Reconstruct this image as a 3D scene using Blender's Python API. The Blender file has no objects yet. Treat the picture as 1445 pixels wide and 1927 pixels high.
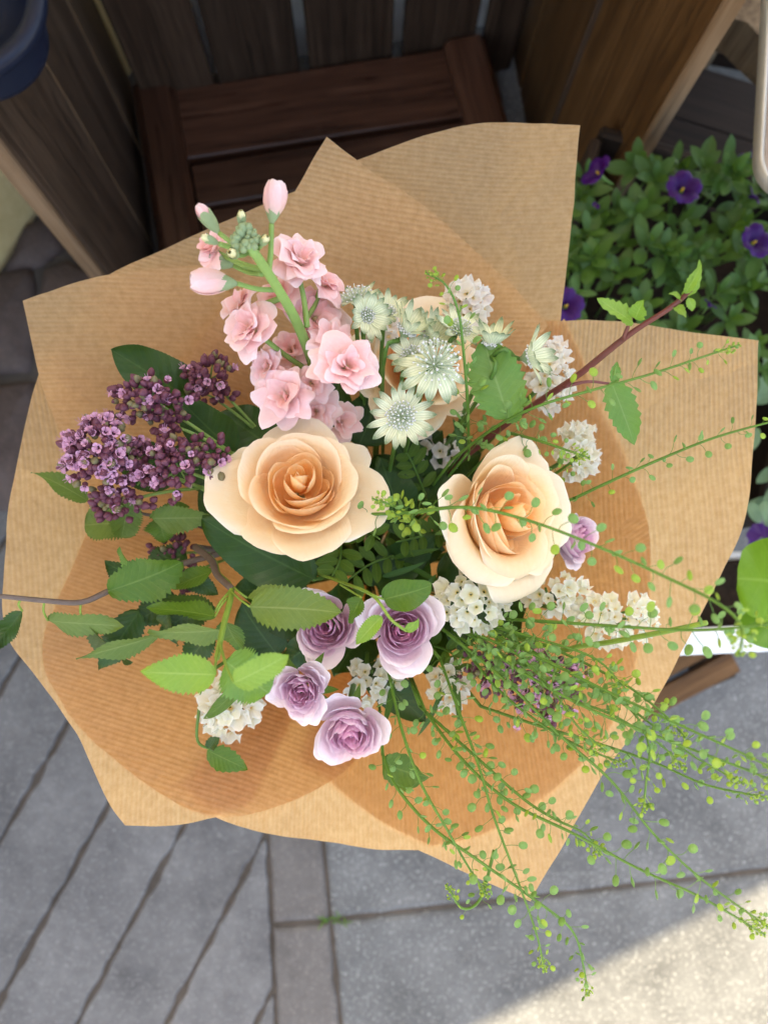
import bpy, math, random
from mathutils import Vector, Matrix, noise
from mathutils.geometry import tessellate_polygon

# ------------------------------------------------------------------ scene, camera, light
S = bpy.context.scene
COL = S.collection
R = math.radians
rnd = random.Random(7)

cam_d = bpy.data.cameras.new('camera')
cam = bpy.data.objects.new('camera', cam_d); COL.objects.link(cam)
CAM_Z, FPX = 1.5, 1447.0
cam.location = (0, 0, CAM_Z)
cam.rotation_euler = (R(7.36), R(-1.25), 0)
cam_d.sensor_fit = 'HORIZONTAL'; cam_d.sensor_width = 36.0
cam_d.lens = 36.0 * FPX / 1445.0
cam_d.clip_start = 0.02; cam_d.clip_end = 800
cam_d.dof.use_dof = True; cam_d.dof.focus_distance = 0.455; cam_d.dof.aperture_fstop = 9.5
S.camera = cam
CAM_R = cam.rotation_euler.to_matrix()

SUN_EL = 68.0
SUN_N = Vector((0.43, -0.90, 0)).normalized()          # the sun's light travels towards the street
w = bpy.data.worlds.new('World'); S.world = w; w.use_nodes = True
nt = w.node_tree; nt.nodes.clear()
sky = nt.nodes.new('ShaderNodeTexSky'); sky.sky_type = 'NISHITA'; sky.sun_disc = False
sky.sun_elevation = R(SUN_EL); sky.sun_rotation = R(-25.5)
sky.dust_density = 3.0; sky.air_density = 0.8; sky.ozone_density = 0.6
bg = nt.nodes.new('ShaderNodeBackground'); bg.inputs['Strength'].default_value = 0.15
wo = nt.nodes.new('ShaderNodeOutputWorld')
nt.links.new(sky.outputs[0], bg.inputs[0]); nt.links.new(bg.outputs[0], wo.inputs[0])

sd = bpy.data.lights.new('sun', 'SUN'); sd.energy = 2.7; sd.angle = R(0.53); sd.color = (1, 0.87, 0.66)
sun = bpy.data.objects.new('sun', sd); COL.objects.link(sun)
travel = Vector((SUN_N.x * math.cos(R(SUN_EL)), SUN_N.y * math.cos(R(SUN_EL)), -math.sin(R(SUN_EL))))
sun.rotation_euler = travel.to_track_quat('-Z', 'Y').to_euler(); sun.location = (-2, 4, 8)

vs = S.view_settings
vs.view_transform = 'Standard'; vs.look = 'None'; vs.gamma = 1.0; vs.exposure = 2.5
vs.use_white_balance = True; vs.white_balance_temperature = 7600; vs.white_balance_tint = 4
S.cycles.max_bounces = 8; S.cycles.diffuse_bounces = 4; S.cycles.transmission_bounces = 6
S.cycles.use_denoising = True

# ------------------------------------------------------------------ helpers
def W(px, py, z):
    """world point at height z seen at photograph pixel (px, py)"""
    d = CAM_R @ Vector(((px - 722.5) / FPX, (963.5 - py) / FPX, -1.0))
    t = (z - CAM_Z) / d.z
    return Vector((0, 0, CAM_Z)) + d * t
def mpp(z):
    return (CAM_Z - z) / FPX

def mesh(name, verts, faces, uvs=None, smooth=True, mats=(), midx=None):
    me = bpy.data.meshes.new(name)
    me.from_pydata([tuple(v) for v in verts], [], faces)
    if uvs:
        ul = me.uv_layers.new(name='UVMap')
        for l in me.loops:
            ul.data[l.index].uv = uvs[l.vertex_index]
    if smooth:
        me.polygons.foreach_set('use_smooth', [True] * len(me.polygons))
    for m in mats: me.materials.append(m)
    if midx:
        me.polygons.foreach_set('material_index', midx)
    me.update()
    return me
def obj(name, me, parent=None, M=None):
    o = bpy.data.objects.new(name, me); COL.objects.link(o)
    if parent: o.parent = parent
    if M is not None: o.matrix_basis = M
    return o
def tag(o, label=None, cat=None, group=None, kind=None):
    if label: o['label'] = label
    if cat: o['category'] = cat
    if group: o['group'] = group
    if kind: o['kind'] = kind
    return o
def thing(name, label, cat, loc=(0, 0, 0), group=None):
    e = bpy.data.objects.new(name, None); COL.objects.link(e)
    e.location = loc; e.empty_display_size = 0.02
    return tag(e, label, cat, group)

class MB:
    """collects shapes into one mesh"""
    def __init__(s): s.v = []; s.f = []; s.uv = []; s.mi = []
    def add(s, v, f, uv=None, mi=0):
        n = len(s.v); s.v += [Vector(p) for p in v]
        s.f += [tuple(i + n for i in q) for q in f]
        s.uv += uv if uv else [(0.5, 0.5)] * len(v); s.mi += [mi] * len(f)
        return s
    def build(s, name, mats, parent=None, M=None, smooth=True, origin=None):
        if origin is not None: s.v = [p - Vector(origin) for p in s.v]
        return obj(name, mesh(name, s.v, s.f, s.uv, smooth, mats, s.mi), parent, M)

def grid(nu, nv, fn):
    v = []; uv = []; f = []
    for j in range(nv + 1):
        for i in range(nu + 1):
            u = i / nu; t = j / nv
            v.append(Vector(fn(u * 2 - 1, t))); uv.append((u, t))
    for j in range(nv):
        for i in range(nu):
            a = j * (nu + 1) + i
            f.append((a, a + 1, a + nu + 2, a + nu + 1))
    return v, f, uv
def catmull(pts, k=6):
    pts = [Vector(p) for p in pts]
    if len(pts) < 3: 
        return [pts[0].lerp(pts[-1], i / k) for i in range(k + 1)]
    P = [pts[0] * 2 - pts[1]] + pts + [pts[-1] * 2 - pts[-2]]
    out = []
    for i in range(1, len(P) - 2):
        for j in range(k):
            t = j / k
            a, b, c, d = P[i - 1], P[i], P[i + 1], P[i + 2]
            out.append(0.5 * ((2 * b) + (c - a) * t + (2 * a - 5 * b + 4 * c - d) * t * t + (3 * b - a - 3 * c + d) * t ** 3))
    out.append(pts[-1])
    return out
def tube(path, r0, r1=None, n=6, cap=True):
    r1 = r0 if r1 is None else r1
    v = []; f = []; uv = []
    up = Vector((0.3, 0.2, 1)).normalized()
    L = len(path)
    for i, p in enumerate(path):
        d = (path[min(i + 1, L - 1)] - path[max(i - 1, 0)])
        d = d.normalized() if d.length > 1e-9 else Vector((0, 0, 1))
        x = d.cross(up)
        if x.length < 1e-3: x = d.cross(Vector((1, 0, 0)))
        x.normalize(); y = d.cross(x)
        r = r0 + (r1 - r0) * i / max(1, L - 1)
        for k in range(n):
            a = 2 * math.pi * k / n
            v.append(Vector(p) + x * (r * math.cos(a)) + y * (r * math.sin(a))); uv.append((k / n, i / max(1, L - 1)))
    for i in range(L - 1):
        for k in range(n):
            a = i * n + k; b = i * n + (k + 1) % n
            f.append((a, b, b + n, a + n))
    if cap:
        f.append(tuple(reversed(range(n)))); f.append(tuple(range((L - 1) * n, L * n)))
    return v, f, uv
def frame(origin, yaxis, normal=(0, 0, 1), roll=0.0):
    """local y along yaxis, local z near normal, rolled about y"""
    y = Vector(yaxis).normalized(); z = Vector(normal)
    x = y.cross(z)
    if x.length < 1e-4: x = y.cross(Vector((1, 0, 0.1)))
    x.normalize(); z = x.cross(y)
    M = Matrix((x, y, z)).transposed().to_4x4()
    M = M @ Matrix.Rotation(roll, 4, 'Y')
    M.translation = Vector(origin)
    return M
def axis_frame(origin, zaxis, spin=0.0, s=1.0):
    q = Vector(zaxis).normalized().to_track_quat('Z', 'Y')
    M = q.to_matrix().to_4x4() @ Matrix.Rotation(spin, 4, 'Z') @ Matrix.Scale(s, 4)
    M.translation = Vector(origin)
    return M
def smooth01(t):
    t = max(0, min(1, t)); return t * t * (3 - 2 * t)
def interp(xs, ys, x):
    for i in range(len(xs) - 1):
        if x <= xs[i + 1]:
            t = (x - xs[i]) / (xs[i + 1] - xs[i]); t = max(0, t)
            return ys[i] + (ys[i + 1] - ys[i]) * t
    return ys[-1]

# ------------------------------------------------------------------ materials
def newmat(name):
    m = bpy.data.materials.new(name); m.use_nodes = True
    nt = m.node_tree; nt.nodes.clear()
    return m, nt
class NT:
    def __init__(s, nt): s.nt = nt
    def n(s, t, **kw):
        nd = s.nt.nodes.new(t)
        ins = kw.pop('ins', {})
        for k, v in kw.items(): setattr(nd, k, v)
        for k, v in ins.items():
            if isinstance(v, bpy.types.NodeSocket): s.nt.links.new(v, nd.inputs[k])
            else: nd.inputs[k].default_value = v
        return nd
    def math(s, op, a, b=None, c=None, clamp=False):
        nd = s.n('ShaderNodeMath', operation=op); nd.use_clamp = clamp
        for i, v in enumerate((a, b, c)):
            if v is None: continue
            if isinstance(v, bpy.types.NodeSocket): s.nt.links.new(v, nd.inputs[i])
            else: nd.inputs[i].default_value = v
        return nd.outputs[0]
    def mix(s, f, a, b, blend='MIX'):
        nd = s.n('ShaderNodeMix', data_type='RGBA', blend_type=blend)
        for k, v in ((0, f), (6, a), (7, b)):
            if isinstance(v, bpy.types.NodeSocket): s.nt.links.new(v, nd.inputs[k])
            else: nd.inputs[k].default_value = v if k == 0 else (tuple(v) + (1,) if len(v) == 3 else v)
        return nd.outputs[2]
    def ramp(s, f, stops):
        nd = s.n('ShaderNodeValToRGB'); s.nt.links.new(f, nd.inputs[0])
        e = nd.color_ramp.elements
        while len(e) > 1: e.remove(e[-1])
        e[0].position = stops[0][0]; e[0].color = tuple(stops[0][1]) + (1,)
        for p, c in stops[1:]:
            k = e.new(p); k.color = tuple(c) + (1,)
        return nd.outputs[0]
    def noise(s, vec, scale, detail=3, rough=0.55, dim='3D'):
        nd = s.n('ShaderNodeTexNoise', ins={'Scale': scale, 'Detail': detail, 'Roughness': rough})
        if vec is not None: s.nt.links.new(vec, nd.inputs['Vector'])
        return nd.outputs[0]
    def mapping(s, vec, scale=(1, 1, 1), loc=(0, 0, 0), rot=(0, 0, 0)):
        nd = s.n('ShaderNodeMapping', ins={'Scale': scale, 'Location': loc, 'Rotation': rot})
        s.nt.links.new(vec, nd.inputs[0]); return nd.outputs[0]
    def coord(s, k): return s.n('ShaderNodeTexCoord').outputs[k]
    def bump(s, h, strength, dist):
        return s.n('ShaderNodeBump', ins={'Height': h, 'Strength': strength, 'Distance': dist}).outputs[0]
    def out(s, sh):
        o = s.n('ShaderNodeOutputMaterial'); s.nt.links.new(sh, o.inputs[0])
    def principled(s, col, rough=0.5, spec=0.5, bump=None, metal=0.0, sheen=0.0):
        nd = s.n('ShaderNodeBsdfPrincipled')
        def put(k, v):
            if isinstance(v, bpy.types.NodeSocket): s.nt.links.new(v, nd.inputs[k])
            else: nd.inputs[k].default_value = v
        put('Base Color', col if isinstance(col, bpy.types.NodeSocket) else tuple(col) + (1,))
        put('Roughness', rough); put('Specular IOR Level', spec); put('Metallic', metal)
        if sheen: put('Sheen Weight', sheen)
        if bump is not None: put('Normal', bump)
        return nd.outputs[0]
    def thin(s, col, rough, spec, trans, bump=None, tcol=None):
        """thin leaf, petal or paper: reflects and lets light through"""
        p = s.principled(col, rough, spec, bump)
        t = s.n('ShaderNodeBsdfTranslucent')
        c = tcol if tcol is not None else col
        if isinstance(c, bpy.types.NodeSocket): s.nt.links.new(c, t.inputs[0])
        else: t.inputs[0].default_value = tuple(c) + (1,)
        if bump is not None: s.nt.links.new(bump, t.inputs['Normal'])
        mx = s.n('ShaderNodeMixShader', ins={0: trans})
        s.nt.links.new(p, mx.inputs[1]); s.nt.links.new(t.outputs[0], mx.inputs[2])
        return mx.outputs[0]
def objrand(k): return k.n('ShaderNodeObjectInfo').outputs['Random']

def leaf_mat(name, c1, c2, vein, rough=0.4, trans=0.25, spec=0.5, nvein=9, under=None):
    m, nt = newmat(name); k = NT(nt)
    uv = k.coord('UV'); sp = k.n('ShaderNodeSeparateXYZ', ins={0: uv})
    ax = k.math('ABSOLUTE', k.math('MULTIPLY_ADD', sp.outputs[0], 2.0, -1.0))
    ph = k.math('FRACT', k.math('SUBTRACT', k.math('MULTIPLY', sp.outputs[1], nvein), k.math('MULTIPLY', ax, nvein * 0.22)))
    tri = k.math('ABSOLUTE', k.math('SUBTRACT', ph, 0.5))                       # 0 at the vein
    vl = k.math('SUBTRACT', 1.0, k.math('MULTIPLY', tri, 14.0), clamp=True)
    mid = k.math('SUBTRACT', 1.0, k.math('MULTIPLY', ax, 16.0), clamp=True)
    vm = k.math('MAXIMUM', k.math('MULTIPLY', vl, k.math('MULTIPLY_ADD', k.noise(k.mapping(uv, (5, 7, 1)), 1.3, 2), 0.9, -0.15)), mid)
    nz = k.noise(k.mapping(uv, (6, 9, 1)), 2.0, 4)
    col = k.mix(k.math('ADD', k.math('MULTIPLY', nz, 0.7), k.math('MULTIPLY', objrand(k), 0.3)), c1, c2)
    col = k.mix(k.math('MULTIPLY', vm, 0.6), col, vein)
    if under:
        g = k.n('ShaderNodeNewGeometry'); col = k.mix(k.math('MULTIPLY', g.outputs['Backfacing'], 0.75), col, under)
    h = k.math('ADD', k.math('MULTIPLY', tri, 1.0), k.math('MULTIPLY', k.noise(k.mapping(uv, (30, 40, 1)), 1.5, 2), 0.5))
    b = k.bump(h, 0.35, 0.0012)
    k.out(k.thin(col, rough, spec, trans, b, k.mix(0.5, col, (0.25, 0.42, 0.03))))
    return m
def petal_mat(name, inner, outer, rim, trans=0.35, rough=0.5, base=None, spec=0.25):
    """object colour red: 0 inner petal, 1 outermost"""
    m, nt = newmat(name); k = NT(nt)
    uv = k.coord('UV'); sp = k.n('ShaderNodeSeparateXYZ', ins={0: uv})
    oc = k.n('ShaderNodeObjectInfo').outputs['Color']
    f = k.n('ShaderNodeSeparateColor', ins={0: oc}).outputs[0]
    col = k.mix(f, inner, outer)
    rimf = k.math('MULTIPLY', k.math('POWER', sp.outputs[1], 5.0), k.math('MULTIPLY_ADD', f, 0.6, 0.25))
    col = k.mix(rimf, col, rim)
    if base: col = k.mix(k.math('MULTIPLY', k.math('POWER', k.math('SUBTRACT', 1.0, sp.outputs[1]), 2.5), k.math('MULTIPLY_ADD', f, -0.45, 0.85)), col, base)
    ve = k.noise(k.mapping(uv, (38, 2.2, 1)), 1.0, 3)
    col = k.mix(k.math('MULTIPLY', ve, 0.20), col, k.mix(0.5, inner, outer), 'MULTIPLY')
    nz = k.noise(k.mapping(uv, (5, 5, 1)), 1.6, 4)
    col = k.mix(k.math('MULTIPLY', k.math('SUBTRACT', nz, 0.5, clamp=True), 0.8), col, rim)
    bn = k.noise(k.mapping(uv, (9, 3, 1), (1.3, 2.1, 0)), 1.7, 4, 0.65)
    br = k.math('MULTIPLY', k.math('MULTIPLY_ADD', sp.outputs[1], 9.0, -8.1, clamp=True), k.math('MULTIPLY_ADD', bn, 5.0, -2.7, clamp=True))
    col = k.mix(k.math('MULTIPLY', br, k.math('MULTIPLY', f, 0.65)), col, k.mix(0.6, rim, (0.36, 0.24, 0.10)))
    b = k.bump(k.math('ADD', ve, k.math('MULTIPLY', nz, 1.8)), 0.25, 0.0010)
    k.out(k.thin(col, rough, spec, trans, b))
    return m
def plain(name, col, rough=0.5, spec=0.5, trans=0.0, metal=0.0, var=0.25, nscale=60, bumpd=0.0):
    m, nt = newmat(name); k = NT(nt)
    nz = k.noise(k.coord('Object'), nscale, 3)
    c = k.mix(nz, tuple(x * (1 - var) for x in col), tuple(min(1, x * (1 + var)) for x in col))
    b = k.bump(nz, 0.4, bumpd) if bumpd else None
    k.out(k.thin(c, rough, spec, trans, b) if trans else k.principled(c, rough, spec, b, metal))
    return m
def wood_mat(name, c1, c2, c3, rough=0.6, spec=0.4, scale=1.0, bump=0.5):
    m, nt = newmat(name); k = NT(nt)
    co = k.coord('Object'); r = objrand(k)
    off = k.n('ShaderNodeCombineXYZ', ins={0: k.math('MULTIPLY', r, 7.0), 1: k.math('MULTIPLY', r, 3.0), 2: k.math('MULTIPLY', r, 11.0)}).outputs[0]
    v = k.n('ShaderNodeVectorMath', operation='ADD', ins={0: co, 1: off}).outputs[0]
    warp = k.noise(k.mapping(v, (6, 6, 1.2)), 1.5 * scale, 3)
    g = k.n('ShaderNodeCombineXYZ', ins={0: warp, 1: warp, 2: 0.0}).outputs[0]
    v2 = k.n('ShaderNodeVectorMath', operation='MULTIPLY_ADD', ins={0: g, 1: (0.05, 0.05, 0.0), 2: v}).outputs[0]
    fine = k.noise(k.mapping(v2, (150 * scale, 150 * scale, 3)), 1.0, 4, 0.65)
    broad = k.noise(k.mapping(v2, (34 * scale, 34 * scale, 1.4)), 1.0, 3)
    f = k.math('ADD', k.math('MULTIPLY', fine, 0.6), k.math('MULTIPLY', broad, 0.4))
    col = k.ramp(f, [(0.3, c3), (0.48, c1), (0.68, c2)])
    st = k.noise(v, 7.0, 4, 0.6)
    col = k.mix(k.math('MULTIPLY', st, 0.45), col, k.mix(0.5, c3, c1), 'MULTIPLY')
    hv = k.n('ShaderNodeHueSaturation', ins={'Value': k.math('MULTIPLY_ADD', r, 0.5, 0.75), 'Color': col}).outputs[0]
    rr = k.math('MULTIPLY_ADD', fine, 0.25, rough - 0.12)
    k.out(k.principled(hv, rr, spec, k.bump(f, bump, 0.003)))
    return m
def stone_mat(name, c1, c2, c3, speck=0.5, rough=0.85, bump=0.5, scale=1.0, randv=0.25):
    m, nt = newmat(name); k = NT(nt)
    co = k.coord('Object'); r = objrand(k)
    geo = k.n('ShaderNodeNewGeometry').outputs['Position']
    a = k.math('MULTIPLY_ADD', k.noise(geo, 7 * scale, 6, 0.62), 2.2, -0.6, clamp=True); b = k.noise(geo, 170 * scale, 3, 0.7); c = k.noise(geo, 45 * scale, 4, 0.65)
    col = k.mix(a, c1, c2)
    col = k.mix(k.math('MULTIPLY', k.math('GREATER_THAN', b, 0.6), speck), col, c3)
    col = k.mix(k.math('MULTIPLY', c, 0.5), col, c1, 'MULTIPLY')
    hv = k.n('ShaderNodeHueSaturation', ins={'Value': k.math('MULTIPLY_ADD', r, randv, 1.35 - randv / 2), 'Color': col}).outputs[0]
    h = k.math('ADD', k.math('MULTIPLY', b, 0.5), c)
    k.out(k.principled(hv, rough, 0.3, k.bump(h, bump, 0.004)))
    return m
def paper_mat():
    m, nt = newmat('kraft_paper'); k = NT(nt)
    uv = k.coord('UV'); sp = k.n('ShaderNodeSeparateXYZ', ins={0: uv})
    wob = k.noise(uv, 30, 2)
    s = k.math('SINE', k.math('ADD', k.math('MULTIPLY', sp.outputs[1], 2 * math.pi / 0.0030), k.math('MULTIPLY', wob, 0.7)))
    fib = k.noise(k.mapping(uv, (420, 420, 1)), 1.0, 4, 0.7)
    mot = k.noise(uv, 190, 4, 0.65); big = k.noise(uv, 16, 3)
    base = k.mix(mot, (0.52, 0.325, 0.165), (0.62, 0.42, 0.235))
    base = k.mix(k.math('MULTIPLY', big, 0.25), base, (0.42, 0.25, 0.12))
    st = k.math('MULTIPLY', k.math('MULTIPLY_ADD', s, 0.5, 0.5), k.math('MULTIPLY_ADD', fib, 0.25, 0.22))
    col = k.mix(k.math('MULTIPLY', st, 1.1, clamp=True), base, (0.76, 0.58, 0.40))
    h = k.math('ADD', k.math('MULTIPLY', s, 0.35), k.math('MULTIPLY', fib, 0.5))
    cr = k.math('ABSOLUTE', k.math('SUBTRACT', k.noise(uv, 11, 3, 0.5), 0.5)); cr2 = k.math('ABSOLUTE', k.math('SUBTRACT', k.noise(k.mapping(uv, (1, 1, 1), (3.3, 1.7, 0)), 26, 2, 0.5), 0.5))
    crs = k.math('ADD', k.math('MULTIPLY', k.math('MINIMUM', cr, 0.10), 30.0), k.math('MULTIPLY', k.math('MINIMUM', cr2, 0.06), 12.0))
    b = k.bump(k.math('ADD', h, crs), 0.50, 0.0007)
    tc = k.mix(k.math('MULTIPLY_ADD', mot, 1.8, -0.4, clamp=True), (0.72, 0.44, 0.20), (0.96, 0.70, 0.41))
    k.out(k.thin(col, 0.55, 0.25, 0.68, b, tc))
    return m

M = {}
M['paper'] = paper_mat()
M['peach'] = petal_mat('peach_petal', (1.0, 0.64, 0.27), (0.95, 0.80, 0.57), (0.97, 0.92, 0.81), 0.36, base=(1.0, 0.51, 0.14))
M['lilac'] = petal_mat('lilac_petal', (0.80, 0.38, 0.60), (0.85, 0.74, 0.80), (0.92, 0.87, 0.88), 0.32, base=(0.74, 0.36, 0.58))
M['pink'] = petal_mat('pink_petal', (0.95, 0.51, 0.50), (0.95, 0.65, 0.65), (0.97, 0.84, 0.85), 0.34, base=(0.70, 0.68, 0.32))
M['cream'] = petal_mat('cream_bud', (0.80, 0.76, 0.42), (0.85, 0.80, 0.48), (0.88, 0.83, 0.55), 0.3)
M['violet'] = petal_mat('violet_petal', (0.032, 0.002, 0.075), (0.045, 0.003, 0.11), (0.06, 0.006, 0.14), 0.15, base=(0.03, 0.003, 0.05))
M['lilac_floret'] = plain('lilac_floret', (0.70, 0.38, 0.56), 0.5, 0.3, 0.3, nscale=300)
M['bud'] = plain('oregano_bud', (0.150, 0.046, 0.072), 0.5, 0.35, 0.1, var=0.5, nscale=420)
M['bud_green'] = plain('oregano_bud_green', (0.20, 0.17, 0.085), 0.5, 0.35, 0.1, var=0.4, nscale=420)
M['stem'] = plain('green_stem', (0.10, 0.20, 0.035), 0.45, 0.4, 0.12, nscale=120)
M['stem_pale'] = plain('pale_green_stem', (0.25, 0.38, 0.10), 0.5, 0.35, 0.15, nscale=120)
M['stem_lime'] = plain('lime_stem', (0.24, 0.36, 0.06), 0.5, 0.35, 0.2, nscale=120)
M['cress_stem'] = plain('cress_stem', (0.115, 0.235, 0.035), 0.45, 0.4, 0.15, nscale=120)
M['stem_red'] = plain('red_stem', (0.15, 0.035, 0.030), 0.4, 0.5, 0.0, var=0.4, nscale=90)
M['twig'] = plain('brown_twig', (0.12, 0.085, 0.070), 0.6, 0.4, 0.0, var=0.4, nscale=200, bumpd=0.001)
M['pod'] = plain('cress_pod', (0.25, 0.42, 0.12), 0.45, 0.35, 0.40, var=0.35, nscale=260)
M['pod_young'] = plain('cress_pod_young', (0.36, 0.50, 0.07), 0.5, 0.35, 0.35, var=0.3, nscale=260)
M['sepal'] = plain('grey_green_sepal', (0.30, 0.38, 0.20), 0.6, 0.25, 0.2, var=0.2, nscale=200)
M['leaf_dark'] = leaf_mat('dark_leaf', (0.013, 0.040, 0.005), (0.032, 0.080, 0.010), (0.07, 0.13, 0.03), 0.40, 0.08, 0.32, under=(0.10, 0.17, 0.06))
M['leaf_mid'] = leaf_mat('mid_leaf', (0.040, 0.105, 0.010), (0.10, 0.185, 0.020), (0.20, 0.29, 0.07), 0.42, 0.25, 0.32, under=(0.16, 0.25, 0.09))
M['leaf_grey'] = leaf_mat('grey_leaf', (0.080, 0.140, 0.028), (0.15, 0.215, 0.045), (0.28, 0.34, 0.12), 0.48, 0.22, 0.3, under=(0.19, 0.26, 0.12))
M['leaf_young'] = leaf_mat('young_leaf', (0.16, 0.31, 0.035), (0.29, 0.45, 0.075), (0.45, 0.60, 0.18), 0.45, 0.4, 0.4)
M['leaf_sea'] = leaf_mat('sea_green_leaf', (0.10, 0.24, 0.045), (0.18, 0.34, 0.075), (0.30, 0.44, 0.16), 0.45, 0.35, 0.4)
M['leaf_pet'] = leaf_mat('petunia_leaf', (0.028, 0.085, 0.012), (0.090, 0.185, 0.030), (0.12, 0.21, 0.06), 0.45, 0.2, 0.45, nvein=6)
M['leaf_dust'] = leaf_mat('dusty_leaf', (0.13, 0.22, 0.12), (0.2, 0.30, 0.17), (0.28, 0.36, 0.22), 0.6, 0.2, 0.3, nvein=6)
M['leaf_round'] = leaf_mat('round_leaf', (0.085, 0.22, 0.012), (0.14, 0.31, 0.02), (0.24, 0.40, 0.08), 0.35, 0.3, 0.4, nvein=5)
M['blade'] = leaf_mat('grass_blade', (0.03, 0.09, 0.015), (0.06, 0.15, 0.025), (0.10, 0.2, 0.05), 0.4, 0.2, 0.45)
def statice():
    m, nt = newmat('statice_papery'); k = NT(nt)
    uv = k.coord('UV'); sp = k.n('ShaderNodeSeparateXYZ', ins={0: uv})
    oc = k.n('ShaderNodeSeparateColor', ins={0: k.n('ShaderNodeObjectInfo').outputs['Color']}).outputs[0]
    col = k.mix(oc, (0.80, 0.82, 0.65), (0.84, 0.75, 0.72))
    col = k.mix(k.math('POWER', sp.outputs[1], 4.0), col, (0.93, 0.91, 0.88))
    col = k.mix(k.math('POWER', k.math('SUBTRACT', 1.0, sp.outputs[1]), 9.0), col, (0.70, 0.52, 0.06))
    ve = k.noise(k.mapping(uv, (40, 2, 1)), 1.0, 3)
    col = k.mix(k.math('MULTIPLY', ve, 0.15), col, (0.5, 0.55, 0.35))
    k.out(k.thin(col, 0.5, 0.3, 0.45, k.bump(ve, 0.3, 0.0006)))
    return m
M['statice'] = statice()
def bract():
    m, nt = newmat('astrantia_bract'); k = NT(nt)
    uv = k.coord('UV'); sp = k.n('ShaderNodeSeparateXYZ', ins={0: uv})
    ve = k.math('ABSOLUTE', k.math('SINE', k.math('MULTIPLY', sp.outputs[0], 12.5)))
    vl = k.math('SUBTRACT', 1.0, k.math('MULTIPLY', ve, 3.2), clamp=True)
    tip = k.math('SMOOTH_MAX', k.math('MULTIPLY_ADD', sp.outputs[1], 2.4, -1.45), 0.0, 0.15)
    tipn = k.math('MULTIPLY', tip, k.math('MULTIPLY_ADD', k.noise(k.mapping(uv, (10, 14, 1)), 1, 2), 1.2, 0.4), clamp=True)
    col = k.mix(vl, (0.80, 0.82, 0.60), (0.40, 0.50, 0.24))
    col = k.mix(tipn, col, (0.05, 0.13, 0.03))
    k.out(k.thin(col, 0.5, 0.3, 0.3, k.bump(ve, 0.3, 0.0006)))
    return m
M['bract'] = bract()
M['stamen'] = plain('astrantia_stamen', (0.62, 0.68, 0.52), 0.5, 0.3, 0.15, var=0.3, nscale=500)
M['anther'] = plain('astrantia_anther', (0.82, 0.78, 0.74), 0.5, 0.3, 0.1, var=0.35, nscale=500)
M['wood_left'] = wood_mat('weathered_wood', (0.068, 0.042, 0.028), (0.135, 0.088, 0.060), (0.018, 0.011, 0.007), spec=0.2, bump=1.0)
M['wood_back'] = wood_mat('dark_back_wood', (0.052, 0.029, 0.018), (0.095, 0.058, 0.038), (0.014, 0.008, 0.005), spec=0.2, bump=0.9)
M['wood_right'] = wood_mat('warm_wood', (0.120, 0.058, 0.021), (0.205, 0.108, 0.046), (0.036, 0.017, 0.008), spec=0.2, bump=1.0)
M['wood_raw'] = wood_mat('raw_wood_edge', (0.22, 0.135, 0.078), (0.33, 0.22, 0.14), (0.07, 0.045, 0.03), 0.8, 0.2, 0.6, 0.9)
M['wood_bench'] = wood_mat('stained_bench_wood', (0.062, 0.025, 0.014), (0.115, 0.052, 0.030), (0.018, 0.008, 0.005), 0.30, 0.40, 1.0, 0.25)
M['wood_crate'] = wood_mat('dark_crate_wood', (0.034, 0.021, 0.015), (0.058, 0.038, 0.028), (0.012, 0.008, 0.006), 0.7, 0.2)
M['wood_log'] = wood_mat('rough_log_wood', (0.20, 0.14, 0.085), (0.34, 0.25, 0.16), (0.07, 0.045, 0.03), 0.8, 0.2, 0.8, 1.0)
M['navy'] = plain('navy_enamel', (0.006, 0.010, 0.026), 0.45, 0.3, var=0.15, nscale=20)
M['zinc'] = plain('pale_zinc', (0.52, 0.49, 0.45), 0.45, 0.5, metal=0.5, var=0.15, nscale=50)
M['white'] = plain('white_enamel', (0.74, 0.75, 0.77), 0.4, 0.5, var=0.08, nscale=30)
M['liner'] = plain('beige_liner', (0.42, 0.33, 0.26), 0.9, 0.1, var=0.35, nscale=60, bumpd=0.004)
M['soil'] = plain('potting_soil', (0.022, 0.015, 0.011), 0.95, 0.1, var=0.6, nscale=120, bumpd=0.006)
M['plaster'] = stone_mat('yellow_plaster', (0.52, 0.40, 0.20), (0.60, 0.48, 0.27), (0.40, 0.31, 0.17), 0.15, 0.9, 0.4, 1.0, 0.0)
M['lime'] = stone_mat('lime_wash', (0.66, 0.65, 0.64), (0.78, 0.77, 0.75), (0.48, 0.47, 0.46), 0.25, 0.9, 0.5, 1.0, 0.0)
M['slab'] = stone_mat('grey_slab', (0.066, 0.067, 0.068), (0.138, 0.140, 0.142), (0.29, 0.29, 0.29), 0.6, 0.85, 0.5)
M['strip'] = stone_mat('smooth_grey_paver', (0.070, 0.068, 0.070), (0.152, 0.149, 0.150), (0.22, 0.215, 0.215), 0.5, 0.85, 0.35)
M['sett'] = stone_mat('granite_sett', (0.085, 0.078, 0.075), (0.130, 0.120, 0.115), (0.24, 0.21, 0.20), 0.4, 0.85, 0.7)
M['cobble'] = stone_mat('brown_cobble', (0.070, 0.050, 0.044), (0.130, 0.098, 0.088), (0.22, 0.14, 0.13), 0.25, 0.9, 0.9)
M['bed'] = stone_mat('joint_dirt', (0.050, 0.042, 0.036), (0.085, 0.072, 0.062), (0.09, 0.075, 0.06), 0.3, 0.95, 0.9)
M['street'] = stone_mat('street_paving', (0.26, 0.25, 0.24), (0.34, 0.33, 0.31), (0.42, 0.41, 0.39), 0.3, 0.9, 0.4, 0.6)
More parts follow.
